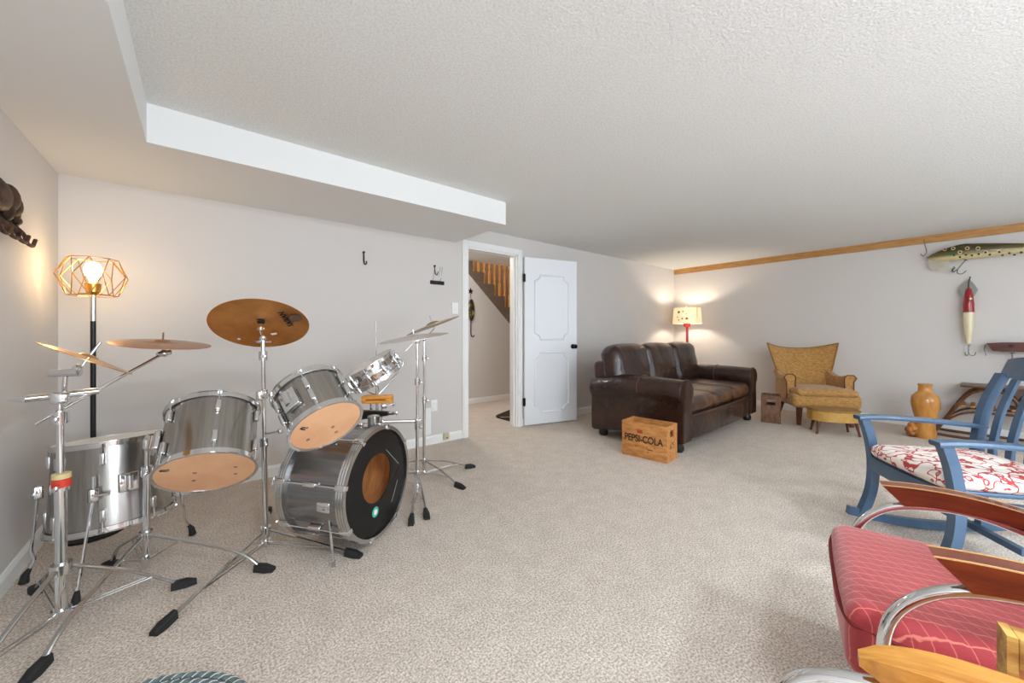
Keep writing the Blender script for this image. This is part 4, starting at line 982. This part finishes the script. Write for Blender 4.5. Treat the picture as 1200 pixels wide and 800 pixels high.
# local +x of a chair facing +Y points to world -X (towards the camera side)
tube_chair('red patterned armchair with chrome tube frame and mahogany arms', (1.606, -.04, 0), rf, 'mahogany', (-.305, .325), (.575, .622), (-.19, -.19), (.56, -.325, .26, .42))
tube_chair('tubular chrome armchair with honey-coloured wooden arms near the braided mat', (.60, -.16, 0), rf, 'honey_arm', (-.29, .29), (.60, .60), (-.22, -.22), (.48, -.21, .36, .42), edge=False, tf=.045)
# ---------- braided mat
mat('braid_grey', (112, 124, 122), .95, noise=((84, 98, 98), 40, .4, .6)); mat('braid_light', (196, 200, 196), .95)
bmx, bmy, bmr = -.235, 1.275, .375
bm_t = thing('braided_mat', 'round grey-green braided mat on the carpet below the drum kit', 'mat', (bmx, bmy, 0))
r = bmr; k = 0
while r > .03:
    n = max(24, int(2 * PI * r / .012)); 
    pts = [V((r * math.cos(2 * PI * i / n), r * math.sin(2 * PI * i / n), .011 + .0012 * math.sin(i * 2.1))) for i in range(n)]
    row = MB().tube(pts, .0125, 8, closed=True).build('braid', 'braid_grey', bm_t)
    st_ = MB(); ns = max(10, int(2 * PI * r / .030))
    for i in range(ns):
        a = 2 * PI * i / ns; b = a + .020 / r
        st_.tube([V(((r + .010) * math.cos(a), (r + .010) * math.sin(a), .0185)), V((r * math.cos((a + b) / 2), r * math.sin((a + b) / 2), .0235)), V(((r - .010) * math.cos(b), (r - .010) * math.sin(b), .0185))], .0022, 5)
    so_ = st_.build('stitching', 'braid_light', row); so_['kind'] = 'stuff'
    r -= .025
# ================================================================== LAMPS
mat('brass_wire', (214, 160, 82), .3, 1.0); mat('lamp_steel', (200, 200, 200), .2, 1.0)
mat('bulb_glow', (255, 226, 170), .3, emit=((255, 220, 165), 20))
lx, ly = -.455, 3.09
fl1 = thing('wire_floor_lamp', 'black floor lamp with a geometric brass wire shade in the corner behind the drums', 'lamp', (lx, ly, 0))
MB().lathe([(0, 0), (.13, 0), (.13, .012), (.03, .02), (.012, .04), (0, .04)], 28).build('base', 'black_paint', fl1)
MB().cyl((0, 0, .03), (0, 0, 1.17), .0115).build('pole', 'black_paint', fl1)
MB().cyl((0, 0, 1.17), (0, 0, 1.325), .0125).build('pole_sleeve', 'lamp_steel', fl1)
MB().lathe([(.014, 1.315), (.03, 1.33), (.033, 1.375), (.022, 1.385), (0, 1.385)], 18).build('socket', 'brass_wire', fl1)
MB().lathe([(.012, 1.382), (.016, 1.40), (.034, 1.43), (.036, 1.455), (.026, 1.485), (0, 1.50)], 18).build('bulb', 'bulb_glow', fl1)
zb_, zt_, zm = 1.31, 1.512, 1.415
def ringp(r, z, n, o=0): return [V((r * math.cos(2 * PI * (i + o) / n), r * math.sin(2 * PI * (i + o) / n), z)) for i in range(n)]
top, bot, mid = ringp(.098, zt_, 8), ringp(.098, zb_, 8), ringp(.142, zm, 8, .5)
def wire(a, b, nm='shade_wire'): return MB().tube([a, b], .0023, 6).build(nm, 'brass_wire', fl1)
for i in range(8):
    wire(top[i], top[(i + 1) % 8]); wire(bot[i], bot[(i + 1) % 8]); wire(mid[i], top[(i + 1) % 8]); wire(mid[i], top[i]); wire(mid[i], bot[i]); wire(mid[i], bot[(i + 1) % 8])
for a in range(3): wire(V((0, 0, 1.325)), bot[a * 8 // 3], 'shade_spoke')

mat('lamp_red', (176, 34, 34), .3); mat('leaf_print', (92, 84, 48), .8)
def shade_mat():
    m = bpy.data.materials.new('shade_paper'); m.use_nodes = True; N = m.node_tree.nodes; L = m.node_tree.links; N.remove(N['Principled BSDF'])
    d = N.new('ShaderNodeBsdfDiffuse'); d.inputs[0].default_value = lin((250, 244, 226)) + (1,); t = N.new('ShaderNodeBsdfTranslucent'); t.inputs[0].default_value = lin((255, 246, 226)) + (1,)
    x = N.new('ShaderNodeMixShader'); x.inputs[0].default_value = .42; L.new(d.outputs[0], x.inputs[1]); L.new(t.outputs[0], x.inputs[2]); L.new(x.outputs[0], N['Material Output'].inputs[0]); MATS['shade_paper'] = m
shade_mat()
mat('bulb_warm', (255, 236, 200), .3, emit=((255, 238, 215), 150))
l2 = thing('red_floor_lamp', 'red floor lamp with a lit paper shade in the corner behind the sofa', 'lamp', (6.22, 3.04, 0))
MB().lathe([(0, 0), (.15, 0), (.15, .015), (.05, .03), (.016, .06), (0, .06)], 28).build('base', 'lamp_red', l2)
MB().cyl((0, 0, .05), (0, 0, 1.28), .022, .019).build('pole', 'lamp_red', l2)
MB().box((0, 0, 1.225), (.16, .03, .02)).box((-.075, 0, 1.245), (.025, .03, .05)).box((.075, 0, 1.245), (.025, .03, .05)).build('bracket', 'lamp_red', l2, smooth=0)
sh = MB().lathe([(.222, 1.265), (.204, 1.525), (.201, 1.525), (.219, 1.265)], 40, closed=True).build('lamp_shade', 'shade_paper', l2)
MB().lathe([(0, 1.36), (.02, 1.36), (.032, 1.39), (.03, 1.42), (.018, 1.45), (0, 1.455)], 16).build('bulb', 'bulb_warm', l2)
MB().cyl((0, 0, 1.28), (0, 0, 1.365), .012).cyl((0, 0, 1.45), (0, 0, 1.545), .003).ball((0, 0, 1.55), .01).build('harp', 'dull_chrome', l2)
for a in (0, 2.1, 4.2): MB().cyl((0, 0, 1.52), (.20 * math.cos(a), .20 * math.sin(a), 1.52), .002).build('spider', 'dull_chrome', sh)
lm = V((6.22, 3.04, 0)); tocam = math.atan2(-lm.y, -lm.x)
rnd = random.Random(5)
for k, (du, z, s) in enumerate(((.62, 1.45, .030), (.30, 1.46, .016), (.72, 1.37, .014), (.60, 1.325, .015), (.33, 1.345, .018), (.02, 1.345, .027), (.05, 1.42, .010))):
    a = tocam - du; R_ = .2215 - (z - 1.265) / .26 * .018
    c = V((R_ * math.cos(a), R_ * math.sin(a), z)); nn = V((math.cos(a), math.sin(a), .07)); M = frame(c, V((-math.sin(a), math.cos(a), 0)), V((0, 0, 1)))
    lv = [(s * (1 if i % 2 == 0 else .5) * math.cos(2 * PI * i / 10 + k), s * (1 if i % 2 == 0 else .5) * math.sin(2 * PI * i / 10 + k)) for i in range(10)]
    MB().prism(lv, .0, .0015, M).build('printed_leaf', 'leaf_print', sh, smooth=0)
MB().box((0, 0, 0), (.004, .004, .255), Matrix.Translation((.214 * math.cos(tocam + .75), .214 * math.sin(tocam + .75), 1.395))).build('shade_seam', 'leaf_print', sh, smooth=0)

# ================================================================== ON THE WALLS
# coat rack on the left wall
mat('rusty_iron', (92, 62, 42), .6, .4, noise=((58, 40, 30), 14, .4, .6), bump=(20, .5, .008))
ck = thing('coat_rack', 'rusty cast-iron coat rack with curled hooks on the left wall', 'coat rack', (XL, 2.555, 1.55))
def L3(x, y, z): return V((x, y - 2.70, z - 1.53))
MB().rbox(L3(.0155, 2.64, 1.545), (.028, .42, .05), .01, 2, 2).build('back_bar', 'rusty_iron', ck)
f_ = MB()
for y, z, a, b, c in ((2.60, 1.63, .04, .14, .07), (2.72, 1.645, .04, .07, .06), (2.775, 1.625, .035, .045, .05), (2.80, 1.595, .02, .022, .035), (2.50, 1.62, .03, .08, .06), (2.70, 1.59, .03, .035, .05), (2.54, 1.585, .03, .035, .05), (2.815, 1.57, .02, .03, .02)):
    f_.ball(L3(.036, y - .03, z), (a * .8, b * .92, c * .92), 12, 8)
f_.build('animal_figure', 'rusty_iron', ck)
for y in (2.50, 2.60, 2.70, 2.79):
    MB().tube(catmull([L3(.025, y, 1.55), L3(.05, y + .01, 1.52), L3(.055, y + .035, 1.485), L3(.06, y + .08, 1.478), L3(.06, y + .105, 1.495), L3(.06, y + .125, 1.515)], 5), .0075, 8).build('hook', 'rusty_iron', ck)
# small hook on the back wall
hk = on_plane(426, 303, (0, YB, 0), (0, 1, 0))
h = thing('wall_hook', 'single small black hook on the white back wall', 'hook', tuple(hk))
MB().cyl((0, 0, .055), (0, -.015, .055), .010).build('screw_head', 'iron', h)
MB().tube(catmull([(0, -.01, .055), (0, -.012, -.02), (.004, -.018, -.048), (.012, -.035, -.05), (.014, -.042, -.025)], 5), .0055, 8).build('hook_wire', 'iron', h)
# small wire hanger with a bar and nails
nb = on_plane(512, 322, (0, YB, 0), (0, 1, 0))
nk_ = thing('key_rack', 'small dark bar with wire hooks pinned to the back wall beside the door', 'key rack', tuple(nb))
MB().box((0, -.008, -.08), (.15, .016, .036), Matrix.Rotation(math.radians(0), 4, 'Y')).build('bar', 'ink_black', nk_, smooth=0)
MB().cyl((-.03, 0, .085), (-.03, -.02, .085), .009).tube(catmull([(-.03, -.012, .085), (-.025, -.012, .02), (-.01, -.02, -.005), (.0, -.03, .03)], 4), .004, 6).build('nail_hook', 'iron', nk_)
for x, z0, z1 in ((-.05, -.062, .06), (.02, -.02, .08), (.045, -.0, .085), (.03, -.062, -.03)): MB().cyl((x, -.01, z0), (x + (.012 if x > 0 else .02), -.012, z1), .002, n=6).build('wire', 'dull_chrome', nk_)
# switch, outlet and a plate
def plate(name, label, px, py, w, h_, kids):
    p = on_plane(px, py, (0, YB, 0), (0, 1, 0)); t = thing(name, label, 'wall plate', (p.x, YB, p.z))
    MB().rbox((0, -.004, 0), (w, .008, h_), .003, 2, 1).build('cover_plate', 'white_trim', t)
    for (x, z, a, b) in kids: MB().rbox((x, -.009, z), (a, .006, b), .002, 1, 1).build('rocker' if name == 'light_switch' else 'socket_face', 'white_trim', t)
plate('light_switch', 'white light switch on the back wall beside the door', 533, 361, .075, .12, [(0, 0, .03, .06)])
plate('power_outlet', 'white power outlet low on the back wall beside the door', 508.5, 475, .07, .115, [(0, .026, .034, .032), (0, -.026, .034, .032)])
p = on_plane(500, 497, (0, YB, 0), (0, 1, 0))
vg = thing('wall_register', 'white flat register cover above the baseboard by the cymbal stands', 'vent', (p.x, YB - .001, max(p.z, .23)))
MB().rbox((0, -.005, 0), (.085, .01, .27), .003, 2, 1).build('frame', 'white_trim', vg)
for k in range(8): MB().box((0, -.011, -.11 + k * .031), (.06, .004, .012)).build('louvre', 'white_trim', vg, smooth=0)
mat('beige_box', (206, 192, 160), .6)
p = on_plane(523, 511, (0, YB - .03, 0), (0, 1, 0))
jb = thing('telephone_jack', 'small beige jack box on the baseboard beside the door', 'jack', (p.x, YB - .015, p.z))
MB().rbox((0, -.014, 0), (.062, .028, .065), .005, 2, 1).build('box', 'beige_box', jb)
MB().box((0, -.029, -.012), (.014, .003, .012)).build('port', 'ink_black', jb, smooth=0)

# ---------- giant fishing lures on the right wall
def trout():
    m = bpy.data.materials.new('trout_paint'); m.use_nodes = True; N = m.node_tree.nodes; L = m.node_tree.links; b = N['Principled BSDF']; b.inputs['Roughness'].default_value = .25; b.inputs['Coat Weight'].default_value = .4
    tc = N.new('ShaderNodeTexCoord'); sp = N.new('ShaderNodeSeparateXYZ'); L.new(tc.outputs['Object'], sp.inputs[0])
    r = N.new('ShaderNodeValToRGB'); r.color_ramp.elements[0].position = .24; r.color_ramp.elements[0].color = lin((206, 190, 140)) + (1,); r.color_ramp.elements[1].position = .62; r.color_ramp.elements[1].color = lin((66, 56, 30)) + (1,)
    e = r.color_ramp.elements.new(.38); e.color = lin((112, 98, 50)) + (1,)
    mr = N.new('ShaderNodeMapRange'); mr.inputs[1].default_value = -.10; mr.inputs[2].default_value = .10; L.new(sp.outputs['Z'], mr.inputs[0]); L.new(mr.outputs[0], r.inputs[0]); L.new(r.outputs[0], b.inputs['Base Color']); MATS['trout_paint'] = m
trout()
mat('spot_dark', (38, 32, 24), .4); mat('spot_ring', (206, 180, 130), .4); mat('gill_green', (70, 92, 40), .3); mat('clear_lip', (206, 198, 176), .15, alpha=.45); mat('steel_wire', (120, 118, 112), .3, 1.0)
mat('lure_red', (150, 24, 30), .15, coat=.5); mat('lure_cream', (228, 214, 178), .25, coat=.4); mat('lure_brown', (96, 44, 30), .3, noise=((70, 30, 22), 4, .4, .6), stretch=(2, 1, 6)); mat('lip_steel', (170, 170, 164), .3, .9)
XW = XR - .075
def treble(t, p, s, name='treble_hook', tilt=0.0):
    p = V(p); R_ = Matrix.Rotation(tilt, 3, 'X'); q = MB()
    q.tube([p + R_ @ V((.014 * s * math.cos(a), .014 * s * math.sin(a) , -.014 * s)) for a in [2 * PI * i / 12 for i in range(12)]], .004 * s, 6, closed=True)
    q.cyl(p + R_ @ V((0, 0, -.02 * s)), p + R_ @ V((0, 0, -.13 * s)), .005 * s)
    for a in (.5, 2.6, 4.7):
        d = V((math.cos(a), math.sin(a), 0)); q.tube(catmull([p + R_ @ V((0, 0, -.12 * s)), p + R_ @ (d * .02 * s + V((0, 0, -.16 * s))), p + R_ @ (d * .055 * s + V((0, 0, -.155 * s))), p + R_ @ (d * .065 * s + V((0, 0, -.11 * s)))], 4), .0045 * s, 6)
    return q.build(name, 'steel_wire', t)
ys = .378; zc = 2.005
lr = thing('fishing_lure', 'giant spotted trout lure hung below the wooden rail on the right wall', 'fishing lure', (XW, ys, zc), group='giant fishing lures on the wall')
body = [(0, .0, .0, .0)]; Lb = .92; rows = []; NB = 22
for i in range(NB + 1):
    u = i / NB; h1 = .088 * (math.sin(min(1, u / .30) * PI / 2) ** .7) * (1 - .80 * max(0, (u - .30) / .70) ** 1.2); h1 = max(h1, .004)
    zo = -.028 * max(0, 1 - u / .3) - .065 * max(0, (u - .3))
    rows.append((-Lb * u, zo, h1))
P = [[(.55 * h * math.cos(2 * PI * j / 20), y, z + h * math.sin(2 * PI * j / 20)) for j in range(20)] for y, z, h in rows]
MB().add([p for r in P for p in r], [(i * 20 + j, i * 20 + (j + 1) % 20, (i + 1) * 20 + (j + 1) % 20, (i + 1) * 20 + j) for i in range(NB) for j in range(20)] + [tuple(range(20)), tuple(NB * 20 + j for j in range(20))]).build('body', 'trout_paint', lr, smooth=60)
def on_lure(y, z):
    u = -y / Lb * NB; i = min(NB - 1, int(u)); f_ = u - i; h = rows[i][2] * (1 - f_) + rows[i + 1][2] * f_; zo = rows[i][1] * (1 - f_) + rows[i + 1][1] * f_
    s = max(-.95, min(.95, (z - zo) / h)); return V((-.55 * h * math.sqrt(1 - s * s), y, z)), V((-math.sqrt(1 - s * s), 0, s * .5))
def spot(y, z, r_, ring=True):
    p, n = on_lure(y, z); M = axis_matrix(p, n)
    o = MB().lathe([(0, -.001), (r_, -.001), (r_, .0028), (0, .0035)], 16, M, scale=(.8, 1)).build('spot' if not ring else 'ringed_spot', 'spot_ring' if ring else 'spot_dark', lr)
    if ring: MB().lathe([(0, 0), (r_ * .55, 0), (r_ * .55, .0046), (0, .005)], 14, M, scale=(.8, 1)).build('spot_centre', 'spot_dark', o)
for px, py in ((1107, 292), (1117, 291), (1125, 295.5), (1133.5, 291), (1146, 291), (1155, 295.5), (1171, 295), (1183, 296), (1197, 295)):
    p = on_plane(px, py, (XW - .04, 0, 0), (1, 0, 0)); spot(p.y - ys, p.z - zc, .021)
for px, py in ((1118, 299), (1125, 301), (1132, 298.5), (1139, 299), (1147, 297.5), (1160, 298), (1175, 298.5), (1189, 298)):
    p = on_plane(px, py, (XW - .04, 0, 0), (1, 0, 0)); spot(p.y - ys, p.z - zc, .011, False)
p, n = on_lure(-.20, -.008); MB().ball(p, (.006, .055, .020), 14, 8).build('gill_patch', 'gill_green', lr)
MB().prism([(-.01, 0), (.05, .0), (.16, -.02), (.15, -.10), (.05, -.13), (.0, -.09)], -.003, .003, frame((0, -.02, -.055), (0, -1, 0), (0, 0, 1))).build('diving_lip', 'clear_lip', lr, smooth=0)
MB().tube(catmull([(.0, .02, .195), (.005, .012, .12), (.0, -.0, .04), (.0, .03, .0), (0, .045, .03)], 5), .004, 6).build('hanging_wire', 'steel_wire', lr)
treble(lr, (-.02, -.30, -.085), 1.0, tilt=math.radians(32))
l2y = .065
lr = thing('fishing_lure', 'giant red and white lure with a steel lip hanging on the right wall', 'fishing lure', (XW, l2y, 1.56), group='giant fishing lures on the wall')
def lbody(pr, nm, m): MB().lathe(pr, 22).build(nm, m, lr)
lbody([(.01, .04), (.024, .02), (.034, -.05), (.043, -.14), (.043, -.225), (0, -.225)], 'head', 'lure_red')
lbody([(0, -.2255), (.043, -.2255), (.039, -.36), (.028, -.48), (.019, -.565), (0, -.575)], 'body', 'lure_cream')
MB().prism([(0, .15), (.04, .08), (.066, .02), (.04, -.05), (0, -.07), (-.04, -.05), (-.066, .02), (-.04, .08)], -.004, .004, frame((.012, 0, .0), (0, -1, 0), (0, 0, 1)) @ Matrix.Rotation(math.radians(-12), 4, 'X')).build('diving_lip', 'lip_steel', lr, smooth=0)
MB().tube(catmull([(.0, 0, .02), (.02, -.0, .10), (.05, -.01, .16), (.07, -.01, .17)], 4), .005, 6).build('hanging_wire', 'steel_wire', lr)
MB().ball((-.06, -.015, -.08), (.004, .012, .012), 10, 6).build('eye', 'lure_cream', lr)
treble(lr, (0, 0, -.575), .75)
l3y = -.055
lr = thing('fishing_lure', 'long brown wooden lure with dangling hooks low on the right wall', 'fishing lure', (XW, l3y, .965), group='giant fishing lures on the wall')
pl = [(0.0, .035), (-.10, .045), (-.30, .048), (-.60, .040), (-.78, .022), (-.80, 0), (-.70, -.03), (-.40, -.045), (-.10, -.052), (-.045, -.045)]
MB().prism(pl, -.035, .035, frame((0, 0, 0), (0, 1, 0), (0, 0, 1))).build('body', 'lure_brown', lr, smooth=50)
MB().cyl((-.034, -.16, .01), (-.038, -.16, .01), .018).build('eye', 'ink_black', lr)
MB().tube(catmull([(0, .0, .02), (0, .012, -.02), (0, .004, -.07), (0, .0, -.10)], 4), .004, 6).build('nose_wire', 'steel_wire', lr)
treble(lr, (0, -.17, -.05), 1.0); treble(lr, (0, -.55, -.045), 1.0)
